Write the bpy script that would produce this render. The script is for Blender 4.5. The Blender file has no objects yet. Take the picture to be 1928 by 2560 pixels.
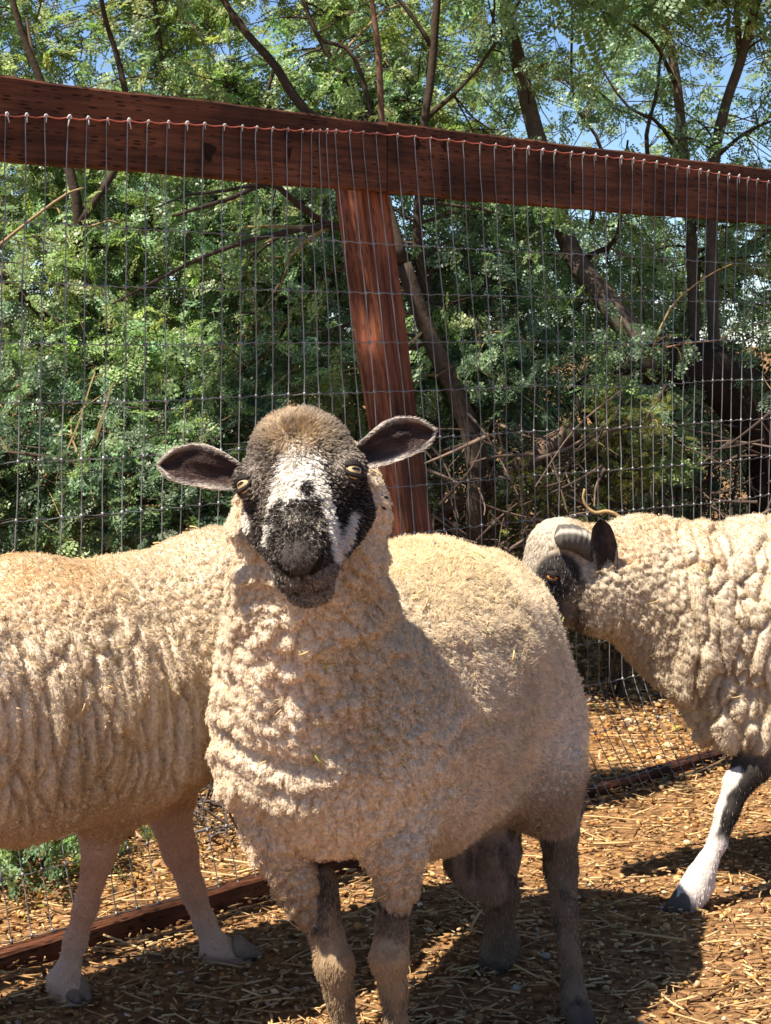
import bpy, math, random
import numpy as np
from mathutils import Vector, Matrix

rng = np.random.default_rng(7)
random.seed(7)
scene = bpy.context.scene
COL = scene.collection

# ------------------------------------------------------------------ camera
F_PX, IW, IH = 4300.0, 1928.0, 2560.0          # focal length in photograph pixels
CAM_H, HORIZON = 1.06, 845.0
PITCH = math.atan((IH / 2 - HORIZON) / F_PX)
cam_d = bpy.data.cameras.new('camera')
cam = bpy.data.objects.new('camera', cam_d)
COL.objects.link(cam)
cam.location = (0, 0, CAM_H)
cam.rotation_euler = (math.radians(90) - PITCH, 0, 0)
cam_d.sensor_fit = 'VERTICAL'
cam_d.sensor_height = 36.0
cam_d.lens = 36.0 * F_PX / IH
cam_d.clip_start = 0.05
cam_d.clip_end = 2000
cam_d.dof.use_dof = True
cam_d.dof.focus_distance = 2.25
cam_d.dof.aperture_fstop = 45
scene.camera = cam

# ------------------------------------------------------------------ light
SUN = Vector((-0.42, -0.285, 0.86)).normalized()    # towards the sun
world = bpy.data.worlds.new('World')
scene.world = world
world.use_nodes = True
wn = world.node_tree
bg = wn.nodes['Background']
sky = wn.nodes.new('ShaderNodeTexSky')
sky.sky_type = 'NISHITA'
sky.sun_disc = False
sky.sun_elevation = math.asin(SUN.z)
sky.sun_rotation = math.atan2(SUN.x, SUN.y)
sky.air_density = 1.0
sky.dust_density = 0.0
sky.altitude = 2500
sky.ozone_density = 4.0
wn.links.new(sky.outputs[0], bg.inputs[0])
bg.inputs[1].default_value = 0.076
sd = bpy.data.lights.new('sun', 'SUN')
sd.energy = 5.0
sd.angle = math.radians(0.5)
sd.color = (1.0, 0.915, 0.78)
so = bpy.data.objects.new('sun', sd)
COL.objects.link(so)
so.rotation_euler = (-SUN).to_track_quat('-Z', 'Y').to_euler()
scene.view_settings.view_transform = 'Standard'
scene.view_settings.look = 'None'
scene.view_settings.exposure = 1.2
scene.view_settings.gamma = 1.0
scene.view_settings.use_curve_mapping = False
scene.cycles.max_bounces = 8
scene.cycles.diffuse_bounces = 4
scene.cycles.transparent_max_bounces = 8
scene.cycles.use_denoising = True
scene.cycles_curves.shape = 'RIBBONS' if hasattr(scene, 'cycles_curves') else 'RIBBONS'
scene.cycles_curves.subdivisions = 2

# ------------------------------------------------------------------ helpers
cp, sp_ = math.cos(PITCH), math.sin(PITCH)
def ray(px, py):
    u = (px - IW / 2) / F_PX; v = (IH / 2 - py) / F_PX
    return np.array([u, cp + v * sp_, -sp_ + v * cp])
CAMP = np.array([0, 0, CAM_H])
def k(px, py, Y):
    d = ray(px, py)
    return CAMP + d * (Y / d[1])
def ground_pt(px, py):
    d = ray(px, py)
    return CAMP + d * (-CAM_H / d[2])
def to_px(P):
    P = np.asarray(P, float)
    x = P[..., 0]; y = P[..., 1]; z = P[..., 2] - CAM_H
    dep = y * cp - z * sp_; up = y * sp_ + z * cp
    return IW / 2 + F_PX * x / dep, IH / 2 - F_PX * up / dep

def tag(o, label=None, cat=None, group=None, kind=None):
    if label: o['label'] = label
    if cat: o['category'] = cat
    if group: o['group'] = group
    if kind: o['kind'] = kind
    return o

def link(o, parent=None):
    COL.objects.link(o)
    if parent is not None: o.parent = parent
    return o

def empty(name, loc=(0, 0, 0)):
    o = bpy.data.objects.new(name, None)
    o.location = loc
    o.empty_display_size = 0.1
    return link(o)

def make_mesh(name, V, Fc, mat, parent=None, col=None, smooth=True, origin=None):
    V = np.asarray(V, np.float32).reshape(-1, 3)
    Fc = np.asarray(Fc, np.int32)
    me = bpy.data.meshes.new(name)
    if origin is not None:
        V = V - np.asarray(origin, np.float32)
    n = Fc.shape[1]
    me.vertices.add(len(V)); me.vertices.foreach_set('co', V.ravel())
    me.loops.add(Fc.size); me.loops.foreach_set('vertex_index', Fc.ravel())
    me.polygons.add(len(Fc))
    me.polygons.foreach_set('loop_start', np.arange(0, Fc.size, n, dtype=np.int32))
    me.polygons.foreach_set('use_smooth', np.full(len(Fc), smooth, dtype=bool))
    me.update(calc_edges=True)
    if col is not None:
        a = me.color_attributes.new('Col', 'FLOAT_COLOR', 'POINT')
        c = np.ones((len(V), 4), np.float32); c[:, :3] = col
        a.data.foreach_set('color', c.ravel())
    me.materials.append(mat)
    o = bpy.data.objects.new(name, me)
    if origin is not None: o.location = tuple(float(v) for v in origin)
    link(o)
    if parent is not None:
        o.parent = parent
        o.matrix_parent_inverse = Matrix.Translation(parent.location).inverted()
    return o

# --- noise
def _h(ix, iy, iz, s):
    M = np.uint32
    h = ix.astype(M) * M(374761393) + iy.astype(M) * M(668265263) + iz.astype(M) * M(2147483647) + M((s * 974634777 + 12345) & 0xffffffff)
    h = (h ^ (h >> M(13))) * M(1274126177)
    h = (h ^ (h >> M(15))) * M(2246822519)
    h = h ^ (h >> M(16))
    return h.astype(np.float64) / 4294967296.0
def vnoise(P, s=0):
    P = np.asarray(P, float)
    i = np.floor(P).astype(np.int64); f = P - i
    f = f * f * (3 - 2 * f)
    out = 0
    for dx in (0, 1):
        wx = f[..., 0] if dx else 1 - f[..., 0]
        for dy in (0, 1):
            wy = f[..., 1] if dy else 1 - f[..., 1]
            for dz in (0, 1):
                wz = f[..., 2] if dz else 1 - f[..., 2]
                out = out + wx * wy * wz * _h(i[..., 0] + dx, i[..., 1] + dy, i[..., 2] + dz, s)
    return out * 2 - 1
def vnoise3(P, s=0):
    return np.stack([vnoise(P, s), vnoise(P + 31.7, s + 1), vnoise(P - 17.3, s + 2)], -1)
def fbm(P, s=0, o=3):
    a, t = 1.0, 0
    for j in range(o):
        t = t + a * vnoise(P * (2 ** j), s + j); a *= 0.5
    return t
def worley(P, s=0):
    """distance to the nearest scattered point, that point, and a random number of its own"""
    i = np.floor(P).astype(np.int64)
    best = np.full(len(P), 9.0); bp = np.zeros_like(P); bid = np.zeros(len(P)); second = np.full(len(P), 9.0)
    for dx in (-1, 0, 1):
        for dy in (-1, 0, 1):
            for dz in (-1, 0, 1):
                a, b, c = i[:, 0] + dx, i[:, 1] + dy, i[:, 2] + dz
                q = np.stack([a + _h(a, b, c, s), b + _h(a, b, c, s + 1), c + _h(a, b, c, s + 2)], -1)
                d = np.sqrt(((q - P) ** 2).sum(-1))
                m = d < best
                second = np.where(m, best, np.minimum(second, d))
                best = np.where(m, d, best); bp[m] = q[m]; bid[m] = _h(a, b, c, s + 3)[m]
    return best, bp, bid, second

# --- tubes
def tube(pts, rad, sides=6, caps=True, phase=0.0):
    P = np.asarray(pts, float); n = len(P)
    R = np.broadcast_to(np.asarray(rad, float), (n,))
    T = np.gradient(P, axis=0); T /= np.linalg.norm(T, axis=1)[:, None] + 1e-12
    ref = np.array([0, 0, 1.0]) if abs(T[0, 2]) < 0.9 else np.array([1.0, 0, 0])
    N = np.zeros_like(P)
    v = ref - T[0] * ref.dot(T[0]); v /= np.linalg.norm(v)
    for i in range(n):
        v = v - T[i] * v.dot(T[i]); v /= np.linalg.norm(v) + 1e-12
        N[i] = v
    B = np.cross(T, N)
    a = np.arange(sides) * 2 * math.pi / sides + phase
    V = P[:, None] + R[:, None, None] * (np.cos(a)[None, :, None] * N[:, None] + np.sin(a)[None, :, None] * B[:, None])
    V = V.reshape(-1, 3)
    i = np.arange(n - 1)[:, None] * sides; j = np.arange(sides)[None]
    jn = (j + 1) % sides
    Q = np.stack([i + j, i + jn, i + sides + jn, i + sides + j], -1).reshape(-1, 4)
    if caps:
        V = np.concatenate([V, P[:1], P[-1:]])
        c0, c1 = len(V) - 2, len(V) - 1
        j = np.arange(0, sides, 2); 
        cap0 = np.stack([np.full_like(j, c0), (j + 2) % sides, (j + 1) % sides, j], -1)
        b = (n - 1) * sides
        cap1 = np.stack([np.full_like(j, c1), b + j, b + (j + 1) % sides, b + (j + 2) % sides], -1)
        if sides % 2 == 0: Q = np.concatenate([Q, cap0, cap1])
    return V, Q
class MB:
    def __init__(self): self.V, self.F, self.C, self.n = [], [], [], 0
    def add(self, V, Q, col=None):
        self.V.append(V); self.F.append(Q + self.n); self.n += len(V)
        if col is not None: self.C.append(np.broadcast_to(np.asarray(col, float), (len(V), 3)))
    def tube(self, pts, rad, sides=6, col=None, caps=True): self.add(*tube(pts, rad, sides, caps), col)
    def build(self, name, mat, parent=None, smooth=True, origin=None):
        return make_mesh(name, np.concatenate(self.V), np.concatenate(self.F), mat, parent,
                         np.concatenate(self.C) if self.C else None, smooth, origin)
def spline(pts, n):
    """smooth curve through the points"""
    P = np.asarray(pts, float)
    if len(P) == 2: return P[0] + (P[1] - P[0]) * np.linspace(0, 1, n)[:, None]
    Q = np.concatenate([2 * P[:1] - P[1:2], P, 2 * P[-1:] - P[-2:-1]])
    t = np.linspace(0, len(P) - 1 - 1e-9, n); i = t.astype(int); f = (t - i)[:, None]
    a, b, c, d = Q[i], Q[i + 1], Q[i + 2], Q[i + 3]
    return 0.5 * (2 * b + (c - a) * f + (2 * a - 5 * b + 4 * c - d) * f ** 2 + (3 * b - a - 3 * c + d) * f ** 3)

# ------------------------------------------------------------------ materials
def new_mat(name):
    m = bpy.data.materials.new(name); m.use_nodes = True
    nt = m.node_tree
    return m, nt, nt.nodes['Principled BSDF']
def N(nt, t, **kw):
    n = nt.nodes.new(t)
    for a, b in kw.items(): setattr(n, a, b)
    return n
def attr_mat(name, rough=0.9, spec=0.2, transl=0.0, sheen=0.0, noise=None, bump=None, tcol=(1, 1, 1)):
    m, nt, p = new_mat(name)
    a = N(nt, 'ShaderNodeAttribute', attribute_name='Col')
    src = a.outputs['Color']
    if noise:
        tc = N(nt, 'ShaderNodeTexCoord'); nz = N(nt, 'ShaderNodeTexNoise')
        nz.inputs['Scale'].default_value = noise[0]; nz.inputs['Detail'].default_value = 5
        nt.links.new(tc.outputs['Object'], nz.inputs['Vector'])
        mr = N(nt, 'ShaderNodeMapRange'); mr.inputs['To Min'].default_value = noise[1]; mr.inputs['To Max'].default_value = noise[2]
        nt.links.new(nz.outputs['Fac'], mr.inputs['Value'])
        mx = N(nt, 'ShaderNodeVectorMath', operation='SCALE')
        nt.links.new(src, mx.inputs[0]); nt.links.new(mr.outputs[0], mx.inputs['Scale'])
        src = mx.outputs[0]
        if bump:
            b = N(nt, 'ShaderNodeBump'); b.inputs['Strength'].default_value = bump; b.inputs['Distance'].default_value = 0.004
            nt.links.new(nz.outputs['Fac'], b.inputs['Height']); nt.links.new(b.outputs[0], p.inputs['Normal'])
    nt.links.new(src, p.inputs['Base Color'])
    p.inputs['Roughness'].default_value = rough
    p.inputs['Specular IOR Level'].default_value = spec
    if sheen:
        p.inputs['Sheen Weight'].default_value = sheen
    if transl:
        t = N(nt, 'ShaderNodeBsdfTranslucent'); mx2 = N(nt, 'ShaderNodeMixShader')
        tm = N(nt, 'ShaderNodeVectorMath', operation='MULTIPLY'); tm.inputs[1].default_value = tcol
        nt.links.new(src, tm.inputs[0]); nt.links.new(tm.outputs[0], t.inputs['Color'])
        mx2.inputs[0].default_value = transl
        nt.links.new(p.outputs[0], mx2.inputs[1]); nt.links.new(t.outputs[0], mx2.inputs[2])
        nt.links.new(mx2.outputs[0], nt.nodes['Material Output'].inputs['Surface'])
    return m
M_SKIN = attr_mat('sheep_skin', 0.7, 0.2, noise=(260, 0.75, 1.2), bump=0.3)
M_WOOL = attr_mat('wool_fibre', 0.95, 0.08, transl=0.42)
M_HAIR = attr_mat('short_hair_fibre', 0.5, 0.3, transl=0.05)
M_LEAF = attr_mat('mesquite_leaflet', 0.42, 0.5, transl=0.42, tcol=(1.3, 1.4, 0.8))
M_BARK = attr_mat('bark', 0.95, 0.1, noise=(60, 0.45, 1.5), bump=0.8)
M_PELLET = attr_mat('dry_pellets', 0.95, 0.1, noise=(150, 0.6, 1.35))
M_STRAW = attr_mat('straw_stalks', 0.6, 0.3, transl=0.15)
M_PLAIN = attr_mat('painted_detail', 0.5, 0.4)
M_HORN = attr_mat('horn_and_hoof', 0.75, 0.15, noise=(90, 0.7, 1.2), bump=0.2)
M_EYE = attr_mat('eye_wet', 0.3, 0.4)
M_NOSE = attr_mat('bare_nose', 0.45, 0.4, noise=(400, 0.7, 1.2), bump=0.3)

def wire_mat():
    m, nt, p = new_mat('galvanised_wire')
    tc = N(nt, 'ShaderNodeTexCoord'); nz = N(nt, 'ShaderNodeTexNoise'); nz.inputs['Scale'].default_value = 14; nz.inputs['Detail'].default_value = 4
    nt.links.new(tc.outputs['Object'], nz.inputs['Vector'])
    r = N(nt, 'ShaderNodeValToRGB')
    r.color_ramp.elements[0].position = 0.38; r.color_ramp.elements[0].color = (0.15, 0.145, 0.14, 1)
    r.color_ramp.elements[1].position = 0.7; r.color_ramp.elements[1].color = (0.34, 0.34, 0.34, 1)
    nt.links.new(nz.outputs['Fac'], r.inputs[0]); nt.links.new(r.outputs[0], p.inputs['Base Color'])
    p.inputs['Metallic'].default_value = 0.55; p.inputs['Roughness'].default_value = 0.5
    return m
M_WIRE = wire_mat()
def wood_mat(name, axis, c_dark, c_light, incise=0.22, dash=(30, 165)):
    """stained lumber: grain and short incised dashes that run along the local axis"""
    m, nt, p = new_mat(name)
    tc = N(nt, 'ShaderNodeTexCoord')
    def mapped(sc):
        mp = N(nt, 'ShaderNodeMapping')
        mp.inputs['Scale'].default_value = sc
        nt.links.new(tc.outputs['Object'], mp.inputs['Vector']); return mp.outputs[0]
    al = lambda a, b: (a, b, b) if axis == 'X' else (b, b, a)
    g = N(nt, 'ShaderNodeTexNoise'); g.inputs['Scale'].default_value = 1; g.inputs['Detail'].default_value = 7; g.inputs['Roughness'].default_value = 0.65
    nt.links.new(mapped(al(5, 95)), g.inputs['Vector'])
    r = N(nt, 'ShaderNodeValToRGB')
    r.color_ramp.elements[0].position = 0.33; r.color_ramp.elements[0].color = (*c_dark, 1)
    r.color_ramp.elements[1].position = 0.68; r.color_ramp.elements[1].color = (*c_light, 1)
    nt.links.new(g.outputs['Fac'], r.inputs[0])
    b = N(nt, 'ShaderNodeTexNoise'); b.inputs['Scale'].default_value = 1; b.inputs['Detail'].default_value = 3
    nt.links.new(mapped(al(5, 9)), b.inputs['Vector'])
    br = N(nt, 'ShaderNodeMapRange'); br.inputs['From Min'].default_value = 0.3; br.inputs['From Max'].default_value = 0.62
    br.inputs['To Min'].default_value = 0.35; br.inputs['To Max'].default_value = 1.15
    nt.links.new(b.outputs['Fac'], br.inputs['Value'])
    s = N(nt, 'ShaderNodeVectorMath', operation='SCALE')
    nt.links.new(r.outputs[0], s.inputs[0]); nt.links.new(br.outputs[0], s.inputs['Scale'])
    # incisions
    v = N(nt, 'ShaderNodeTexVoronoi'); v.inputs['Scale'].default_value = 1; v.inputs['Randomness'].default_value = 0.55
    nt.links.new(mapped(al(*dash)), v.inputs['Vector'])
    vr = N(nt, 'ShaderNodeMapRange'); vr.inputs['From Min'].default_value = 0.20; vr.inputs['From Max'].default_value = 0.36
    vr.inputs['To Min'].default_value = incise
    nt.links.new(v.outputs['Distance'], vr.inputs['Value'])
    s2 = N(nt, 'ShaderNodeVectorMath', operation='SCALE')
    nt.links.new(s.outputs[0], s2.inputs[0]); nt.links.new(vr.outputs[0], s2.inputs['Scale'])
    nt.links.new(s2.outputs[0], p.inputs['Base Color'])
    h = N(nt, 'ShaderNodeMath', operation='MULTIPLY'); nt.links.new(vr.outputs[0], h.inputs[0]); nt.links.new(g.outputs['Fac'], h.inputs[1])
    bp = N(nt, 'ShaderNodeBump'); bp.inputs['Strength'].default_value = 0.7; bp.inputs['Distance'].default_value = 0.003
    nt.links.new(h.outputs[0], bp.inputs['Height']); nt.links.new(bp.outputs[0], p.inputs['Normal'])
    p.inputs['Roughness'].default_value = 0.8; p.inputs['Specular IOR Level'].default_value = 0.2
    return m
M_RAIL = wood_mat('stained_rail_wood', 'X', (0.048, 0.017, 0.008), (0.170, 0.062, 0.030))
M_POST = wood_mat('stained_post_wood', 'Z', (0.060, 0.020, 0.011), (0.30, 0.105, 0.055), 0.45, (30, 130))

def soil_mat():
    m, nt, p = new_mat('dry_soil')
    tc = N(nt, 'ShaderNodeTexCoord')
    nz = N(nt, 'ShaderNodeTexNoise'); nz.inputs['Scale'].default_value = 55; nz.inputs['Detail'].default_value = 8
    nt.links.new(tc.outputs['Object'], nz.inputs['Vector'])
    r = N(nt, 'ShaderNodeValToRGB')
    r.color_ramp.elements[0].position = 0.3; r.color_ramp.elements[0].color = (0.09, 0.045, 0.02, 1)
    r.color_ramp.elements[1].position = 0.72; r.color_ramp.elements[1].color = (0.36, 0.20, 0.09, 1)
    nt.links.new(nz.outputs['Fac'], r.inputs[0]); nt.links.new(r.outputs[0], p.inputs['Base Color'])
    b = N(nt, 'ShaderNodeBump'); b.inputs['Strength'].default_value = 0.9; b.inputs['Distance'].default_value = 0.012
    nt.links.new(nz.outputs['Fac'], b.inputs['Height']); nt.links.new(b.outputs[0], p.inputs['Normal'])
    p.inputs['Roughness'].default_value = 0.95; p.inputs['Specular IOR Level'].default_value = 0.1
    return m
M_SOIL = soil_mat()

# ------------------------------------------------------------------ ground
def gz(x, y):
    P = np.stack([np.asarray(x, float), np.asarray(y, float), np.zeros_like(np.asarray(x, float))], -1)
    near = np.exp(-((P[..., 0]) ** 2 + (P[..., 1] - 3.5) ** 2) / 30)
    return near * (0.008 * vnoise(P * 5, 90) + 0.005 * vnoise(P * 16, 91))
def axis(lo, hi, st, far, n):
    core = np.arange(lo, hi, st)
    g = np.geomspace(st, far, n)
    return np.concatenate([(lo - np.cumsum(g))[::-1], core, core[-1] + np.cumsum(g)])
gx = axis(-2.2, 3.0, 0.025, 60, 24); gy = axis(1.6, 7.0, 0.025, 60, 24)
GX, GY = np.meshgrid(gx, gy, indexing='ij')
Vg = np.stack([GX, GY, gz(GX, GY)], -1).reshape(-1, 3)
nx, ny = GX.shape
ii = (np.arange(nx - 1)[:, None] * ny + np.arange(ny - 1)[None]).ravel()
Fg = np.stack([ii, ii + ny, ii + ny + 1, ii + 1], -1)
ground = make_mesh('ground', Vg, Fg, M_SOIL)
tag(ground, kind='structure')

# ------------------------------------------------------------------ fence frame of reference
G0 = ground_pt(0, 2440); G1 = ground_pt(1850, 1885)
U = (G1 - G0); U[2] = 0; U /= np.linalg.norm(U)               # along the fence, away to the right
NV = np.array([U[1], -U[0], 0.0])                             # out of the fence, towards the pen
APRON = 0.10
FB = G0 - NV * APRON
def FP(s, z, out=0.0):
    s = np.asarray(s, float); z = np.asarray(z, float); out = np.asarray(out, float)
    s, z, out = np.broadcast_arrays(s, z, out)
    return FB + s[..., None] * U + out[..., None] * NV + z[..., None] * np.array([0, 0, 1.0])
def fence_px(px, py, out=0.0):
    d = ray(px, py); B = FB + NV * out
    t = NV.dot(B - CAMP) / NV.dot(d)
    P = CAMP + d * t
    return (P - B).dot(U), P[2]

def scatter_pellets():
    m = []
    n = 40000
    x = rng.uniform(-2.0, 2.6, n); y = 1.95 + 4.6 * rng.random(n) ** 1.25
    # keep what a camera near this one could see
    keep = np.abs(x) < 0.32 * y + 0.5
    x, y = x[keep], y[keep]; n = len(x)
    base = np.array([[-1, -1, -1], [1, -1, -1], [1, 1, -1], [-1, 1, -1], [-1, -1, 1], [1, -1, 1], [1, 1, 1], [-1, 1, 1]], float)
    # cube subdivided once and rounded
    fc = [(0, 3, 2, 1), (4, 5, 6, 7), (0, 1, 5, 4), (1, 2, 6, 5), (2, 3, 7, 6), (3, 0, 4, 7)]
    V = list(map(tuple, base)); F2 = []; cache = {}
    def mid(*ids):
        key = tuple(sorted(ids))
        if key not in cache:
            cache[key] = len(V); V.append(tuple(np.mean([V[i] for i in ids], axis=0)))
        return cache[key]
    for f in fc:
        c = mid(*f)
        for a in range(4):
            F2.append((f[a], mid(f[a], f[(a + 1) % 4]), c, mid(f[a - 1], f[a])))
    T = np.array(V); T /= np.linalg.norm(T, axis=1)[:, None]; F2 = np.array(F2)
    far = np.clip((y - 3.6) / 2, 0, 1)
    r = 0.0037 * np.exp(rng.normal(0, 0.30, n)) * (1 + 0.9 * far)
    ell = np.stack([r * rng.uniform(0.9, 1.6, n), r * rng.uniform(0.8, 1.1, n), r * rng.uniform(0.65, 0.95, n)], -1)
    th = rng.uniform(0, 2 * math.pi, n); ct, st = np.cos(th), np.sin(th)
    L = T[None] * ell[:, None] * (1 + 0.16 * rng.normal(size=(n, len(T), 1)))
    X = L[..., 0] * ct[:, None] - L[..., 1] * st[:, None] + x[:, None]
    Yy = L[..., 0] * st[:, None] + L[..., 1] * ct[:, None] + y[:, None]
    pile = rng.random(n) ** 2 * 0.008
    Z = L[..., 2] + (gz(x, y) + r * 0.35 + pile)[:, None]
    VV = np.stack([X, Yy, Z], -1).reshape(-1, 3)
    FF = (F2[None] + (np.arange(n) * len(T))[:, None, None]).reshape(-1, 4)
    pal = np.array([[0.40, 0.21, 0.080], [0.52, 0.32, 0.14], [0.24, 0.115, 0.042], [0.58, 0.41, 0.22], [0.13, 0.065, 0.03], [0.47, 0.235, 0.075], [0.48, 0.40, 0.29]])
    c = pal[rng.choice(len(pal), n, p=[.26, .2, .2, .09, .12, .1, .03])] * np.exp(rng.normal(0, 0.18, (n, 1)))
    o = make_mesh('pellet_litter', VV, FF, M_PELLET, col=np.repeat(c, len(T), 0))
    tag(o, 'brown dung pellets and small gravel strewn over the pen floor', 'gravel', kind='stuff')
scatter_pellets()

def scatter_straw():
    mb = MB()
    n = 25000
    for i in range(n):
        y = 2.0 + 3.2 * random.random() ** 1.3
        x = random.uniform(-0.34 * y - 0.3, 0.34 * y + 0.3)
        L = random.choice([0.006, 0.008, 0.008, 0.010, 0.010, 0.013, 0.013, 0.016, 0.02, 0.025, 0.035, 0.055]) * random.uniform(0.7, 1.3)
        if random.random() < 0.014: L = random.uniform(0.1, 0.18)
        th = random.gauss(0.25, 0.75) + (math.pi if random.random() < .5 else 0)
        if random.random() < 0.3: th = random.uniform(0, 6.28)
        d = np.array([math.cos(th), math.sin(th), 0.0])
        z0 = float(gz(x, y)) + 0.007 + 0.008 * random.random()
        m_ = 4 if L > 0.03 else 3
        t = np.linspace(-0.5, 0.5, m_)
        tilt = random.gauss(0, 0.1); bend = random.gauss(0, 0.12)
        pts = np.array([x, y, z0]) + d * (t * L)[:, None]
        pts[:, 2] += t * L * tilt
        pts += np.array([-d[1], d[0], 0]) * (bend * L * (t ** 2))[:, None]
        pts[:, 2] = np.maximum(pts[:, 2], z0 - 0.005)
        r = random.uniform(0.0008, 0.0022) * (1.3 if L > 0.08 else 1)
        c = np.array(random.choice([(0.58, 0.38, 0.17), (0.70, 0.50, 0.25), (0.47, 0.28, 0.115), (0.55, 0.37, 0.18), (0.30, 0.17, 0.07), (0.20, 0.105, 0.045)])) * random.uniform(0.75, 1.15)
        mb.tube(pts, r, 4, c)
    o = mb.build('straw_litter', M_STRAW)
    tag(o, 'loose golden straw stalks lying across the pen floor', 'straw', kind='stuff')
scatter_straw()

# ------------------------------------------------------------------ fence
fence = empty('wire_fence', tuple(FP(1.0, 0)))
tag(fence, 'stained red brown timber fence covered with galvanized wire mesh', 'fence')
M_rot = np.stack([U, -NV, np.array([0, 0, 1.0])], 1)            # fence frame -> world
yaw = math.atan2(U[1], U[0])

def boxmesh(name, lx, ly, lz, mat, loc, rot, parent, seg=90, wob=0.0024, seed=0, bev=0.004, along='X'):
    """a sawn board: bevelled, slightly uneven, subdivided along its length"""
    long_ = lx if along == 'X' else lz
    a, b = (ly, lz) if along == 'X' else (lx, ly)
    prof = []
    for sx, sy in ((-1, -1), (1, -1), (1, 1), (-1, 1)):
        cx, cy = sx * (a / 2 - bev), sy * (b / 2 - bev)
        for q in ((sx, 0), (0, sy)) if (sx * sy > 0) else ((0, sy), (sx, 0)):
            prof.append((cx + q[0] * bev, cy + q[1] * bev))
    prof = np.array(prof); m = len(prof)
    t = np.linspace(-long_ / 2, long_ / 2, seg)
    V = np.zeros((seg, m, 3))
    if along == 'X':
        V[..., 0] = t[:, None]; V[..., 1] = prof[None, :, 0]; V[..., 2] = prof[None, :, 1]
    else:
        V[..., 2] = t[:, None]; V[..., 0] = prof[None, :, 0]; V[..., 1] = prof[None, :, 1]
    V = V.reshape(-1, 3)
    V += wob * vnoise3(V * 9 + seed * 13.7, seed) + 0.0011 * vnoise3(V * 55 + seed, seed + 3)
    i = np.arange(seg - 1)[:, None] * m; j = np.arange(m)[None]; jn = (j + 1) % m
    Q = np.stack([i + j, i + jn, i + m + jn, i + m + j], -1).reshape(-1, 4)
    e = (seg - 1) * m
    Q = np.concatenate([Q, [[0, 7, 2, 1], [7, 6, 3, 2], [6, 5, 4, 3]], [[e, e + 1, e + 2, e + 7], [e + 7, e + 2, e + 3, e + 6], [e + 6, e + 3, e + 4, e + 5]]])
    o = make_mesh(name, V, Q, mat, None, None, False)
    o.location = loc; o.rotation_euler = rot
    o.parent = parent
    o.matrix_parent_inverse = Matrix.Translation(parent.location).inverted()
    return o

RAIL_OUT = 0.0
zt = []; zb = []; sv = []
for px, a, b in ((0, 190, 400), (470, 243, 440), (940, 300, 474), (1450, 366, 520), (1928, 422, 560)):
    s1, z1 = fence_px(px, a); s2, z2 = fence_px(px, b); zt.append(z1); zb.append(z2); sv.append((s1 + s2) / 2)
pt = np.polyfit(sv, zt, 1); pb = np.polyfit(sv, zb, 1)
def rail(s0, s1, name, seed):
    sm = (s0 + s1) / 2
    z1, z0 = np.polyval(pt, sm), np.polyval(pb, sm)
    slope = (pt[0] + pb[0]) / 2
    c = FP(sm, (z1 + z0) / 2, -0.019)
    o = boxmesh(name, s1 - s0, 0.038, z1 - z0, M_RAIL, tuple(c), (0, -math.atan(slope), yaw), fence, seed=seed)
    return o
sj, _ = fence_px(968, 390)
rail(-1.6, sj - 0.0015, 'rail', 1)
rail(sj + 0.0015, 4.2, 'rail', 2)
# the post, leaning back and to the left
pa = np.array(fence_px(1018, 1320, -0.09)); pb2 = np.array(fence_px(905, 480, -0.09))
lean = (pb2[0] - pa[0]) / (pb2[1] - pa[1])
s_base = pa[0] - lean * pa[1]; ptop = np.polyval(pt, sj) - 0.01
def post(s_base, lean, name, seed):
    h = ptop + 0.25
    zc = ptop - h / 2
    c = FP(s_base + lean * zc, zc, -0.09)
    return boxmesh(name, 0.082, 0.082, h, M_POST, tuple(c), (0, math.atan(lean), yaw), fence, seed=seed, along='Z', seg=30)
post(s_base, lean, 'post', 3)
for ds in (-2.3, 2.45): post(s_base + ds, lean * 0.3, 'post', 4)
# baseboards at the outer edge of the flared mesh
for a, b, sd_, hh in ((-1.4, sj + 0.1, 5, 0.048), (sj + 0.13, 4.2, 6, 0.03)):
    c = FP((a + b) / 2, hh / 2 - 0.012, APRON - 0.02)
    boxmesh('baseboard', b - a, 0.038, hh, M_RAIL, tuple(c), (0, 0, yaw), fence, seed=sd_)

# wire mesh
PX_LEAN = ([-300, 0, 300, 600, 760, 900, 1010, 1150, 1400, 1700, 2300], [0.05, 0.045, 0.04, 0.03, 0.0, -0.10, -0.13, -0.09, -0.03, 0.0, 0.0])
S_LEAN = [fence_px(p, 800)[0] for p in PX_LEAN[0]]
def wlean(s): return np.interp(s, S_LEAN, PX_LEAN[1])
z_top_w = [fence_px(px, py, 0.003)[1] for px, py in ((32, 283), (480, 316), (940, 325), (1450, 385), (1900, 447))]
s_top_w = [fence_px(px, py, 0.003)[0] for px, py in ((32, 283), (480, 316), (940, 325), (1450, 385), (1900, 447))]
ptw = np.polyfit(s_top_w, z_top_w, 2)
def ztop(s): return np.polyval(ptw, np.clip(s, -0.2, 3.2))
def flare(s, z):
    w = np.interp(s, [0, sj, sj + 0.5, 2.5], [0.6, 0.75, 1.3, 1.3])
    return np.where(z < 0.24, (APRON + 0.008) * w * (np.clip((0.24 - z) / 0.24, 0, 1)) ** 1.15, 0.0)
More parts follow.
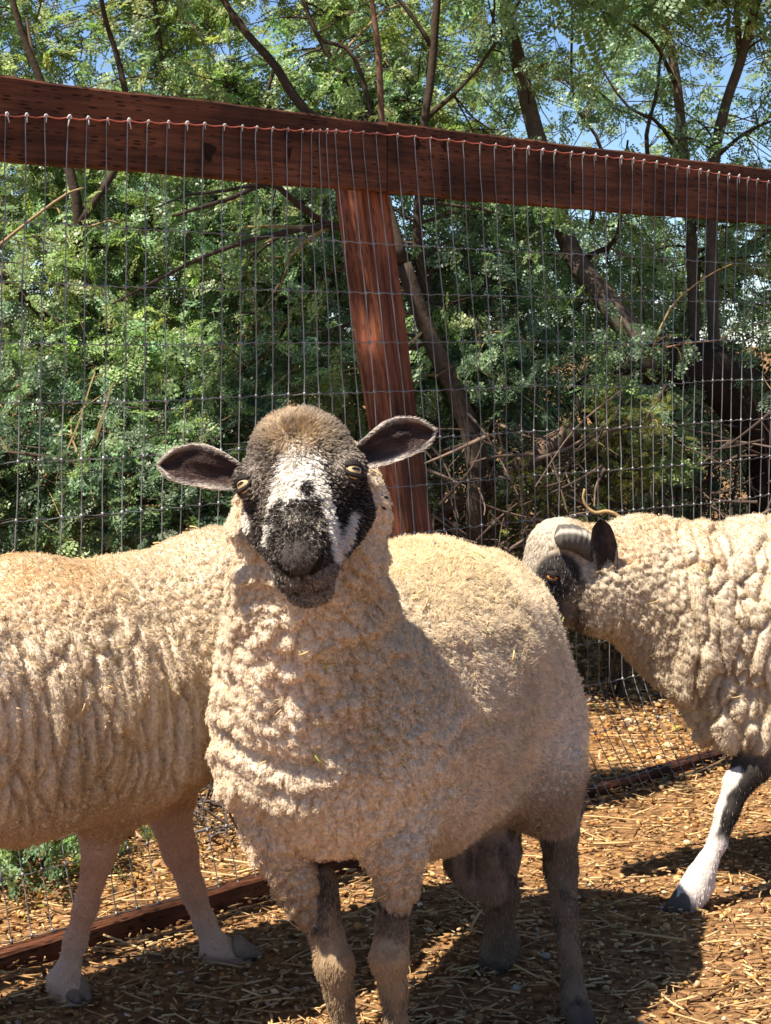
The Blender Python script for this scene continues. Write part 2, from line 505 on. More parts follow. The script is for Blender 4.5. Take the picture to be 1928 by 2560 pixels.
def wpos(s, z):
    s = np.asarray(s, float); z = np.asarray(z, float)
    P = np.stack([s, z, np.zeros_like(s)], -1)
    ds = wlean(s) * (z - 0.7) + 0.006 * vnoise(P * np.array([3.5, 2.2, 1]), 41) + 0.0025 * vnoise(P * 14, 42)
    bulge = 0.004 + (0.012 * (vnoise(P * np.array([2.2, 2.0, 1]), 44) + 0.6) + 0.002 * vnoise(P * 17, 45)) * np.clip((1.3 - z) / 0.3, 0, 1)
    dz = 0.006 * vnoise(P * np.array([2.7, 3, 1]) + 9, 46)
    return FP(s + ds, np.maximum(z + dz, 0.006), flare(s, z) + bulge)
mw = MB(); tops = []
s_wires = []
s = -0.9
while s < 3.6:
    s_wires.append(s + random.gauss(0, 0.0025)); s += 0.0440
z_rows = np.arange(0.035, 1.33, 0.1016)
for s in s_wires:
    zz = np.concatenate([np.arange(0.0, float(ztop(s)), 0.035), [float(ztop(s))]])
    mw.tube(wpos(np.full_like(zz, s), zz), 0.00118, 5)
    tops.append(wpos(np.array([s]), np.array([float(ztop(s))]))[0])
for z in z_rows:
    ss = np.arange(-0.92, 3.62, 0.0238)
    mw.tube(wpos(ss, np.full_like(ss, z) + 0.0015 * np.sin(ss * 132)) + NV * 0.0014, 0.00098, 5)
    # twisted joints where the wires cross
for s in s_wires:
    for z in z_rows:
        P = wpos(np.array([s, s]), np.array([z - 0.004, z + 0.004]))
        mw.tube(P + NV * 0.0006, 0.0027, 6)
mw.build('wire_mesh', M_WIRE, fence)
mt = MB()
ss = np.arange(-0.92, 3.62, 0.012)
P = wpos(ss, np.array([float(ztop(a)) for a in ss]) - 0.0035 * np.abs(np.sin((ss + 0.9) * math.pi / 0.0440)))
mt.tube(P + NV * 0.002, 0.0014, 5, (0.34, 0.085, 0.055))
mt.build('top_wire', M_PLAIN, fence)
# pale wrapped wire ends along the rail
proto = None
for i, T in enumerate(tops):
    px, py = to_px(T)
    if not (-60 < px < 1990): continue
    if proto is None:
        mb = MB()
        a = np.linspace(0, math.pi, 7)
        loop = np.stack([0.0042 * np.cos(a), -0.0035 - 0.001 * np.sin(a), 0.0035 * np.sin(a)], -1)
        loop = np.concatenate([[[0.0044, 0.001, -0.002]], loop, [[-0.0040, 0.001, -0.003]]])
        mb.tube(loop, 0.0019, 6, (0.62, 0.62, 0.6))
        mb.tube(np.array([[0, -0.002, 0.001], [0.0003, -0.0022, -0.008], [0, -0.001, -0.018]]), [0.0022, 0.0019, 0.0014], 6, (0.5, 0.5, 0.5))
        proto = mb.build('wire_tie', M_PLAIN); o = proto
    else:
        o = proto.copy(); link(o)
    o.parent = fence
    o.matrix_parent_inverse = Matrix.Translation(fence.location).inverted()
    o.location = tuple(T + NV * 0.003)
    big = (px < 700) or (1250 < px)
    sc = random.uniform(0.45, 0.8) * (0.95 if big else 0.5)
    o.scale = (sc, sc, sc * random.uniform(0.8, 1.4)); o.rotation_euler = (random.gauss(0, 0.12), random.gauss(0, 0.15), yaw)
# dark knots in the rail
for px, py, rx, rz in ((522, 378, 0.014, 0.017), (722, 380, 0.008, 0.012), (1045, 360, 0.006, 0.013), (1430, 470, 0.006, 0.014), (1690, 500, 0.006, 0.014), (1110, 365, 0.006, 0.008)):
    a = np.linspace(0, 2 * math.pi, 20, endpoint=False)
    rr = 1 + 0.28 * np.sin(a * 3 + px) + 0.15 * np.sin(a * 5 + py)
    s_, z_ = fence_px(px, py)
    rim = FP(s_ + rx * rr * np.cos(a), z_ + rz * rr * np.sin(a), 0.0012)
    cen = FP(s_, z_, 0.0022)
    V = np.concatenate([rim, [cen], rim - NV * 0.002]); j = np.arange(0, 20, 2)
    Q = np.stack([np.full(10, 20), j, j + 1, (j + 2) % 20], -1)
    make_mesh('knot', V, Q, M_BARK, fence, np.tile(np.array([0.022, 0.012, 0.009]), (len(V), 1)))

# ------------------------------------------------------------------ animals: one smooth surface grown from rounded bones
def cone(a, b, ra, rb, kk=0.03, wool=1.0, col=(0.6, 0.48, 0.36), gr=0.0):
    return dict(t='c', a=np.asarray(a, float), b=np.asarray(b, float), ra=ra, rb=rb, k=kk, at=np.array([wool, *col, gr]))
def ell(c, r, R=None, kk=0.03, wool=1.0, col=(0.6, 0.48, 0.36), gr=0.0, cut=False):
    return dict(t='e', c=np.asarray(c, float), r=np.asarray(r, float), R=np.eye(3) if R is None else np.asarray(R, float), k=kk,
                at=np.array([wool, *col, gr]), cut=cut)
def chain(pts, kk=0.02, **kw):
    return [cone(pts[i][0], pts[i + 1][0], pts[i][1], pts[i + 1][1], kk, **kw) for i in range(len(pts) - 1)]
def pdist(p, X, Y, Z):
    if p['t'] == 'c':
        a, b = p['a'], p['b']; d = b - a; L = d.dot(d) + 1e-12
        h = np.clip(((X - a[0]) * d[0] + (Y - a[1]) * d[1] + (Z - a[2]) * d[2]) / L, 0, 1)
        q = (X - a[0] - h * d[0]) ** 2 + (Y - a[1] - h * d[1]) ** 2 + (Z - a[2] - h * d[2]) ** 2
        return np.sqrt(q) - (p['ra'] + (p['rb'] - p['ra']) * h)
    c, r, R = p['c'], p['r'], p['R']
    x, y, z = X - c[0], Y - c[1], Z - c[2]
    l = [R[i, 0] * x + R[i, 1] * y + R[i, 2] * z for i in range(3)]
    k0 = np.sqrt(sum((l[i] / r[i]) ** 2 for i in range(3))); k1 = np.sqrt(sum((l[i] / r[i] ** 2) ** 2 for i in range(3)))
    return k0 * (k0 - 1) / np.maximum(k1, 1e-6)
def surface(prims, xs, ys, zs):
    D = np.full((len(xs), len(ys), len(zs)), 0.2, np.float32)
    for p in prims:
        if p['t'] == 'c':
            lo = np.minimum(p['a'] - p['ra'], p['b'] - p['rb']); hi = np.maximum(p['a'] + p['ra'], p['b'] + p['rb'])
        else:
            m = p['r'].max(); lo, hi = p['c'] - m, p['c'] + m
        mg = p['k'] + 0.03
        sl = []
        for ax, l, h in zip((xs, ys, zs), lo - mg, hi + mg):
            sl.append(slice(np.searchsorted(ax, l), np.searchsorted(ax, h)))
        if min(s_.stop - s_.start for s_ in sl) < 1: continue
        d = pdist(p, xs[sl[0]][:, None, None].astype(np.float32), ys[sl[1]][None, :, None].astype(np.float32), zs[sl[2]][None, None].astype(np.float32))
        o = D[tuple(sl)]
        if p.get('cut'):
            d = -d; h = np.clip(0.5 - 0.5 * (d - o) / -p['k'] , 0, 1) if False else np.maximum(p['k'] - np.abs(o - d), 0) / p['k']
            D[tuple(sl)] = np.maximum(o, d) + h * h * p['k'] * 0.25
        else:
            h = np.maximum(p['k'] - np.abs(o - d), 0) / p['k']
            D[tuple(sl)] = np.minimum(o, d) - h * h * p['k'] * 0.25
    return nets(xs, ys, zs, D)
def nets(xs, ys, zs, D):
    """surface nets: one vertex in every grid cell the surface passes through"""
    S = D < 0
    c = [S[i:S.shape[0] - 1 + i, j:S.shape[1] - 1 + j, l:S.shape[2] - 1 + l] for i in (0, 1) for j in (0, 1) for l in (0, 1)]
    an = c[0].copy(); al = c[0].copy()
    for q in c[1:]: an |= q; al &= q
    I = np.argwhere(an & ~al)
    idx = np.full(an.shape, -1, np.int64); idx[tuple(I.T)] = np.arange(len(I))
    acc = np.zeros((len(I), 3)); cnt = np.zeros(len(I))
    cor = [(i, j, l) for i in (0, 1) for j in (0, 1) for l in (0, 1)]
    for a in range(8):
        for b in range(a + 1, 8):
            if sum(abs(cor[a][q] - cor[b][q]) for q in range(3)) != 1: continue
            A = I + cor[a]; B = I + cor[b]
            da = D[tuple(A.T)].astype(float); db = D[tuple(B.T)].astype(float)
            m = (da < 0) != (db < 0)
            t = np.where(m, da / np.where(m, da - db, 1), 0)
            acc += np.where(m[:, None], A + (B - A) * t[:, None], 0); cnt += m
    Pi = acc / cnt[:, None]
    V = np.stack([np.interp(Pi[:, q], np.arange(len(ax)), ax) for q, ax in enumerate((xs, ys, zs))], -1)
    faces = []
    for ax in range(3):
        o1, o2 = (ax + 1) % 3, (ax + 2) % 3
        n1 = list(D.shape); n1[ax] -= 1
        s0 = [slice(None)] * 3; s1 = [slice(None)] * 3; s0[ax] = slice(0, -1); s1[ax] = slice(1, None)
        a = S[tuple(s0)]; b = S[tuple(s1)]
        E = np.argwhere(a != b); flip = ~a[tuple(E.T)]
        ok = (E[:, o1] > 0) & (E[:, o2] > 0) & (E[:, o1] < D.shape[o1] - 1) & (E[:, o2] < D.shape[o2] - 1)
        E, flip = E[ok], flip[ok]
        q = []
        for d1, d2 in ((-1, -1), (0, -1), (0, 0), (-1, 0)):
            e = E.copy(); e[:, o1] += d1; e[:, o2] += d2; q.append(idx[tuple(e.T)])
        Fq = np.stack(q, -1); Fq[flip] = Fq[flip][:, ::-1]
        faces.append(Fq)
    Fq = np.concatenate(faces)
    Fq = Fq[(Fq >= 0).all(1)]
    # relax a little
    for it in range(3):
        s_ = np.zeros_like(V); n_ = np.zeros(len(V))
        for a in range(4):
            b = (a + 1) % 4
            np.add.at(s_, Fq[:, a], V[Fq[:, b]]); np.add.at(n_, Fq[:, a], 1)
            np.add.at(s_, Fq[:, b], V[Fq[:, a]]); np.add.at(n_, Fq[:, b], 1)
        V = V + 0.5 * (s_ / np.maximum(n_, 1)[:, None] - V)
    return V, Fq
def normals(V, Fq):
    a = V[Fq[:, 2]] - V[Fq[:, 0]]; b = V[Fq[:, 3]] - V[Fq[:, 1]]
    fn = np.cross(a, b); Nn = np.zeros_like(V)
    for i in range(4): np.add.at(Nn, Fq[:, i], fn)
    return Nn / (np.linalg.norm(Nn, axis=1)[:, None] + 1e-12)
def attrs(prims, V):
    W = np.zeros(len(V)); A = np.zeros((len(V), 5))
    ds = [pdist(p, V[:, 0], V[:, 1], V[:, 2]) for p in prims if not p.get('cut')]
    at = [p['at'] for p in prims if not p.get('cut')]
    m = np.min(ds, axis=0)
    for d, a in zip(ds, at):
        w = np.exp(-np.clip((d - m) / 0.007, 0, 50)); W += w; A += w[:, None] * a
    return A / W[:, None]
def ax_mix(lo, hi, coarse, fines):
    """grid steps: coarse, finer within the given spans"""
    out = [lo]
    while out[-1] < hi:
        st = coarse
        for a, b, s_ in fines:
            if a <= out[-1] <= b: st = min(st, s_)
            elif out[-1] < a: st = min(st, max(a - out[-1], s_))
        out.append(out[-1] + st)
    return np.array(out)
def locks(P, R, sc, warp, seed):
    """which lock of wool each point belongs to"""
    Q = P @ R.T * sc + warp * vnoise3(P * 22, seed + 20) + 2 * warp * vnoise3(P * 7, seed + 25)
    f1, bp, bid, f2 = worley(Q, seed)
    return f1, ((bp - Q) / sc) @ R, bid, f2

def puff(P, R, sc, warp, seed):
    """pillow-like lumps with creases between them, 0 in a crease and about 1 on a lump"""
    Q = P @ np.asarray(R).T * np.asarray(sc) + warp * vnoise3(P * 24, seed + 20) + 2.2 * warp * vnoise3(P * 8, seed + 25)
    f1, bp, bid, f2 = worley(Q, seed)
    c = np.clip((f2 - f1) / 0.24, 0, 1)
    tilt = ((bp - Q) * np.array([0.0, 0.0, 1.0])).sum(1)         # thicker towards the lower lip of each flake
    return np.sqrt(c) * (0.72 + 0.28 * np.clip(1 - f1 ** 2, 0, 1) + 0.40 * np.clip(tilt, -1, 1)) * (0.8 + 0.35 * bid)
def strands(name, parent, origin, mat, roots, Nn, L, col, tipcol, clumpvec, clump, comb, wav, rad, npts=5, seed=0):
    n = len(roots)
    g = np.random.default_rng(seed)
    t = np.linspace(0, 1, npts)
    jit = vnoise3(roots * 400, seed) * 0.35
    d0 = Nn + jit + comb
    d0 /= np.linalg.norm(d0, axis=1)[:, None]
    # keep the clumping in the skin's plane
    cv = clumpvec - Nn * (clumpvec * Nn).sum(1)[:, None]
    ph = g.uniform(0, 6.28, n)
    s1 = np.cross(Nn, np.array([0.3, 0.2, 0.93])); s1 /= np.linalg.norm(s1, axis=1)[:, None] + 1e-9
    s2 = np.cross(Nn, s1)
    P = np.zeros((n, npts, 3), np.float32)
    for i, ti in enumerate(t):
        P[:, i] = (roots + d0 * (L * ti)[:, None] + comb * (L * ti * ti * 0.5)[:, None] + cv * (clump * ti ** 1.3)[:, None]
                   + (s1 * (np.sin(ph + ti * 7))[:, None] + s2 * (np.cos(ph * 1.7 + ti * 7))[:, None]) * (wav * ti)[:, None])
    P -= np.asarray(origin, np.float32)
    hc = bpy.data.hair_curves.new(name)
    hc.add_curves([npts] * n)
    hc.attributes['position'].data.foreach_set('vector', P.ravel())
    ra = hc.attributes.get('radius') or hc.attributes.new('radius', 'FLOAT', 'POINT')
    ra.data.foreach_set('value', (np.asarray(rad)[:, None] * (1 - 0.65 * t ** 1.5)[None]).astype(np.float32).ravel())
    ca = hc.attributes.new('Col', 'FLOAT_COLOR', 'POINT')
    C = np.ones((n, npts, 4), np.float32)
    C[..., :3] = col[:, None] + (tipcol - col)[:, None] * t[None, :, None]
    ca.data.foreach_set('color', C.ravel())
    hc.materials.append(mat)
    o = bpy.data.objects.new(name, hc)
    o.location = tuple(float(v) for v in origin)
    link(o)
    o.parent = parent; o.matrix_parent_inverse = Matrix.Translation(parent.location).inverted()
    return o
def sample(V, Fq, w, n, seed):
    g = np.random.default_rng(seed)
    T = np.concatenate([Fq[:, [0, 1, 2]], Fq[:, [0, 2, 3]]])
    a = np.linalg.norm(np.cross(V[T[:, 1]] - V[T[:, 0]], V[T[:, 2]] - V[T[:, 0]]), axis=1) * w[T].mean(1)
    cdf = np.cumsum(a); cdf /= cdf[-1]
    i = np.minimum(np.searchsorted(cdf, g.random(n)), len(T) - 1)
    u, v = g.random(n), g.random(n); m = u + v > 1; u[m], v[m] = 1 - u[m], 1 - v[m]
    B = np.stack([1 - u - v, u, v], -1)
    return T[i], B
def at(arr, T, B): return (arr[T] * (B[..., None] if arr.ndim > 1 else B)).sum(1)
def facing(V, Nn):
    d = CAMP - V; d /= np.linalg.norm(d, axis=1)[:, None]
    return np.clip(0.3 + 1.6 * ((Nn * d).sum(1) + 0.35), 0.22, 1)

# hooves: two claws, modelled once
def claw_shape():
    pr = []
    for s_ in (-1, 1):
        pr.append(cone((s_ * 0.0105, -0.006, 0.012), (s_ * 0.009, 0.026, 0.006), 0.012, 0.007, 0.006, 0))
        pr.append(cone((s_ * 0.010, -0.008, 0.026), (s_ * 0.0105, 0.006, 0.010), 0.010, 0.011, 0.008, 0))
    pr.append(ell((0, 0, -0.05), (0.2, 0.2, 0.05), None, 0.003, cut=True))
    return surface(pr, np.arange(-0.035, 0.035, 0.0022), np.arange(-0.035, 0.045, 0.0022), np.arange(-0.008, 0.05, 0.0022))
CLAW = claw_shape()
def hoof(parent, pos, heading, pitch=0.0, sc=1.0, col=(0.08, 0.055, 0.038)):
    h = np.array([heading[0], heading[1], 0.0]); h /= np.linalg.norm(h)
    V, Fq = CLAW
    c = np.array(col) * (0.8 + 0.5 * np.clip(V[:, 2:3] / 0.03, 0, 1))
    o = make_mesh('hoof', V * sc, Fq, M_HORN, None, c)
    o.parent = parent; o.matrix_parent_inverse = Matrix.Translation(parent.location).inverted()
    o.location = tuple(float(v) for v in pos)
    o.rotation_euler = (pitch, 0, math.atan2(-h[0], h[1]))
    return o
def ear(parent, origin, base, tip, up, depth, width, front, c_in, c_out, c_rim, name='ear', bend=0.0, rnd=0.17):
    """a leaf-shaped cup: inner face, outer face, rolled rim"""
    base, tip, up, front = (np.asarray(q, float) for q in (base, tip, up, front))
    e1 = tip - base; L = np.linalg.norm(e1); e1 /= L
    up = up - e1 * up.dot(e1); up /= np.linalg.norm(up)
    fr = np.cross(e1, up); fr *= np.sign(fr.dot(front))
    nu, nv = 22, 13
    u = np.linspace(0, 1, nu)[:, None]; v = np.linspace(-1, 1, nv)[None]
    w = width * (0.32 + 0.68 * np.sin(np.pi * np.clip(u * 0.86 + 0.10, 0, 1)) ** 0.8) * np.clip((1 - u) / rnd, 0.0, 1) ** 0.55
    cup = depth * (1 - v ** 2) * (1 - 0.75 * u)
    cup = cup - 0.0055 * np.exp(-((v - 0.28 + 0.25 * u) / 0.16) ** 2) * np.sin(np.pi * np.clip(u * 1.15, 0, 1)) + 0.0025 * np.sin(u * 9 + v * 3)
    mid = base + e1 * (u[..., None] * L)
    S = mid + up * (v * w)[..., None] - fr * cup[..., None] + up * (bend * np.sin(np.pi * u) * L)[..., None]
    S = np.broadcast_to(S, (nu, nv, 3))
    th = 0.0028 * (1 - v ** 4) + 0.0009
    back = S - fr * np.broadcast_to(th, (nu, nv))[..., None]
    V = np.concatenate([S.reshape(-1, 3), back.reshape(-1, 3)])
    i = np.arange(nu - 1)[:, None] * nv; j = np.arange(nv - 1)[None]
    A = np.stack([i + j, i + j + 1, i + nv + j + 1, i + nv + j], -1).reshape(-1, 4)
    m = nu * nv
    side = []
    for a in range(nu - 1):
        side += [[a * nv, (a + 1) * nv, m + (a + 1) * nv, m + a * nv], [a * nv + nv - 1, m + a * nv + nv - 1, m + (a + 1) * nv + nv - 1, (a + 1) * nv + nv - 1]]
    for b in range(nv - 1):
        a = nu - 1; side.append([a * nv + b, a * nv + b + 1, m + a * nv + b + 1, m + a * nv + b])
    Q = np.concatenate([A, A[:, ::-1] + m, np.array(side)])
    Nn = normals(V, Q)
    if (Nn[nv * 8 + 6]).dot(fr) < 0: Q = Q[:, ::-1]; Nn = -Nn
    rim = np.clip((np.abs(np.broadcast_to(v, (nu, nv))) - 0.72) / 0.28, 0, 1).ravel()[:, None]
    ci = np.asarray(c_in) + (np.asarray(c_rim) - np.asarray(c_in)) * rim
    ci = ci * (1 + 0.5 * vnoise(S.reshape(-1, 3) * 130, 92))[:, None] + np.array([0.05, 0.032, 0.026]) * np.exp(-((np.broadcast_to(v, (nu, nv)) + 0.55) / 0.25) ** 2).ravel()[:, None]
    c = np.concatenate([ci, np.tile(np.asarray(c_out, float), (m, 1))])
    o = make_mesh(name, V, Q, M_SKIN, parent, c, True, origin)
    return V, Q, Nn, c, e1
def eyeball(parent, pos, r, gaze, upv, iris=(0.55, 0.27, 0.07), open_=1.0):
    g = np.asarray(gaze, float); g /= np.linalg.norm(g)
    upv = np.asarray(upv, float); upv = upv - g * upv.dot(g); upv /= np.linalg.norm(upv)
    sd_ = np.cross(g, upv)
    nth, nph = 34, 40
    th = np.linspace(0, math.pi, nth)[:, None]; ph = np.arange(nph)[None] * 2 * math.pi / nph
    l = np.stack([np.sin(th) * np.cos(ph), np.sin(th) * np.sin(ph), np.cos(th) * np.ones_like(ph)], -1).reshape(-1, 3)
    V = (l[:, :1] * sd_ + l[:, 1:2] * upv + l[:, 2:] * g) * r
    i = np.arange(nth - 1)[:, None] * nph; j = np.arange(nph)[None]; jn = (j + 1) % nph
    Q = np.stack([i + j, i + nph + j, i + nph + jn, i + jn], -1).reshape(-1, 4)
    rr = np.sqrt(l[:, 0] ** 2 + l[:, 1] ** 2)
    c = np.tile(np.array([0.035, 0.022, 0.018]), (len(V), 1))
    m = (rr < 0.90) & (l[:, 2] > 0)
    c[m] = np.array(iris) * (0.75 + 0.5 * rr[m, None])
    m = (l[:, 2] > 0) & ((l[:, 0] / 0.46) ** 4 + (l[:, 1] / 0.17) ** 4 < 1)
    c[m] = (0.006, 0.006, 0.008)
    o = make_mesh('eye', V, Q, M_EYE, None, c)
    o.parent = parent; o.matrix_parent_inverse = Matrix.Translation(parent.location).inverted()
    o.location = tuple(float(v) for v in pos)
    # lids: an upper and a lower fold round the opening
    mb = MB()
    for sgn, h in ((1, 0.50 * open_), (-1, 0.52 * open_)):
        a = np.linspace(-1.25, 1.25, 15)
        x = np.sin(a) * 1.02; y = sgn * h * np.cos(a)
        z = np.sqrt(np.clip(1.1 - x ** 2 - y ** 2, 0.02, None))
        pts = (x[:, None] * sd_ + y[:, None] * upv + z[:, None] * g) * r
        mb.tube(pts, np.linspace(-1, 1, 15) ** 2 * -0.0007 + (0.0019 if sgn > 0 else 0.0012), 7, (0.018, 0.013, 0.012))
        # skin that closes the gap above and below
        for q in ((0.30, 0.6) if sgn > 0 else (0.25,)):
            yy = sgn * (h + q * 0.62) * np.cos(a); zz = np.sqrt(np.clip(1.1 - (x * (1 - .15 * q)) ** 2 - yy ** 2, 0.0, None))
            mb.tube((x[:, None] * (1 - .15 * q) * sd_ + yy[:, None] * upv + zz[:, None] * g) * r, 0.0026, 6, (0.02, 0.015, 0.013))
    e = mb.build('eyelid', M_SKIN)
    e.parent = parent; e.matrix_parent_inverse = Matrix.Translation(parent.location).inverted()
    e.location = o.location
    return o
def lerp(a, b, t):
    t = np.asarray(t)
    if t.ndim == 1: t = t[:, None]
    return np.asarray(a) + (np.asarray(b) - np.asarray(a)) * t
def sstep(x, a, b):
    t = np.clip((x - a) / (b - a), 0, 1); return t * t * (3 - 2 * t)


HIDE = []
WT = 0.010                                        # depth of wool added outside the bone surface
def animal(name, label, prims, axes, origin, cfg):
    for p in prims:                               # leave room for the wool
        if p.get('cut') or p['at'][0] < 0.5: continue
        if p['t'] == 'c': p['ra'] -= WT * p['at'][0]; p['rb'] -= WT * p['at'][0]
        else: p['r'] = p['r'] - WT * p['at'][0]
    V, Fq = surface(prims, *axes)
    Nn = normals(V, Fq)
    A = attrs(prims, V)
    wool = A[:, 0]
    f1, off, bid, f2 = cfg['locks'](V)
    hgt = wool * cfg['bulk'](V)
    V = V + Nn * (hgt + wool * 0.004 * fbm(V * 13, 5, 2))[:, None] + hgt[:, None] * cfg['lean'](V)
    Nn = normals(V, Fq)
    S = cfg['paint'](V, A)                         # col, alt, palt, wool, length
    dirt = np.where(S['wool'] > 0.5, 1 + 0.16 * fbm(V * 7, 83, 3), 1.0)[:, None]
    S['col'] = S['col'] * np.clip(dirt, 0.7, 1.15) ** np.array([0.9, 1.0, 1.25])
    HIDE.append((V, Nn, S['wool']))
    body = make_mesh(name, V, Fq, M_SKIN, None, lerp(S['col'], S['alt'], S['palt']) * np.where(S['wool'] > 0.5, 0.85, 0.8)[:, None], True, origin)
    tag(body, label, 'sheep')
    fc = facing(V, Nn)
    # wool
    T, B = sample(V, Fq, np.where(S['wool'] > 0.4, 1.0, 0.0) * fc, cfg['n_wool'], 11)
    P, n_ = at(V, T, B), at(Nn, T, B); n_ /= np.linalg.norm(n_, axis=1)[:, None]
    f1, off, bid, f2 = cfg['locks'](P)
    g = np.random.default_rng(3)
    c = at(S['col'], T, B) * np.exp((bid - 0.5) * 0.30 + g.normal(0, 0.09, len(P)))[:, None]
    wl = at(S['wool'], T, B)
    L = cfg['len'](P) * (0.55 + 0.45 * wl) * (1.08 - 0.6 * np.clip(f1, 0, 1) ** 2) * (0.8 + 0.5 * bid) * g.uniform(0.75, 1.2, len(P))
    cl = cfg['clump'](P) * g.uniform(0.7, 1.05, len(P))
    stray = g.random(len(P)) < 0.06
    cl = np.where(stray, 0.1, cl); L = np.where(stray, L * 1.25, L)
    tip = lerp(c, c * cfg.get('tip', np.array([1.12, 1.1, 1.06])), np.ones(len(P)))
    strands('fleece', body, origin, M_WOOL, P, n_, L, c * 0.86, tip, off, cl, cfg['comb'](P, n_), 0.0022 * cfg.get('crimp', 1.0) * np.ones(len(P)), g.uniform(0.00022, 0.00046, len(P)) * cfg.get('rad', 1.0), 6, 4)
    # short hair on face and legs
    bare = S.get('bare', np.zeros(len(V)))
    T, B = sample(V, Fq, np.where(S['wool'] < 0.6, 1.0, 0.0) * fc * (1 - bare) * S.get('dens', np.ones(len(V))), cfg['n_hair'], 12)
    P, n_ = at(V, T, B), at(Nn, T, B); n_ /= np.linalg.norm(n_, axis=1)[:, None]
    pa = at(S['palt'], T, B)
    pick = g.random(len(P)) < pa
    c = np.where(pick[:, None], at(S['alt'], T, B), at(S['col'], T, B)) * np.exp(g.normal(0, 0.16, (len(P), 1)))
    L = at(S['length'], T, B) * g.uniform(0.6, 1.3, len(P))
    f1, off, bid, f2 = locks(P, np.eye(3), np.array([150.0, 150.0, 150.0]), 0.3, 55)
    strands('short_hair', body, origin, M_HAIR, P, n_ * 0.42, L, c * 0.9, c * 1.1, off, 0.45 * np.ones(len(P)), cfg['hcomb'](P, n_), 0.0005 * np.ones(len(P)), g.uniform(0.00016, 0.00032, len(P)), 4, 6)
    return body

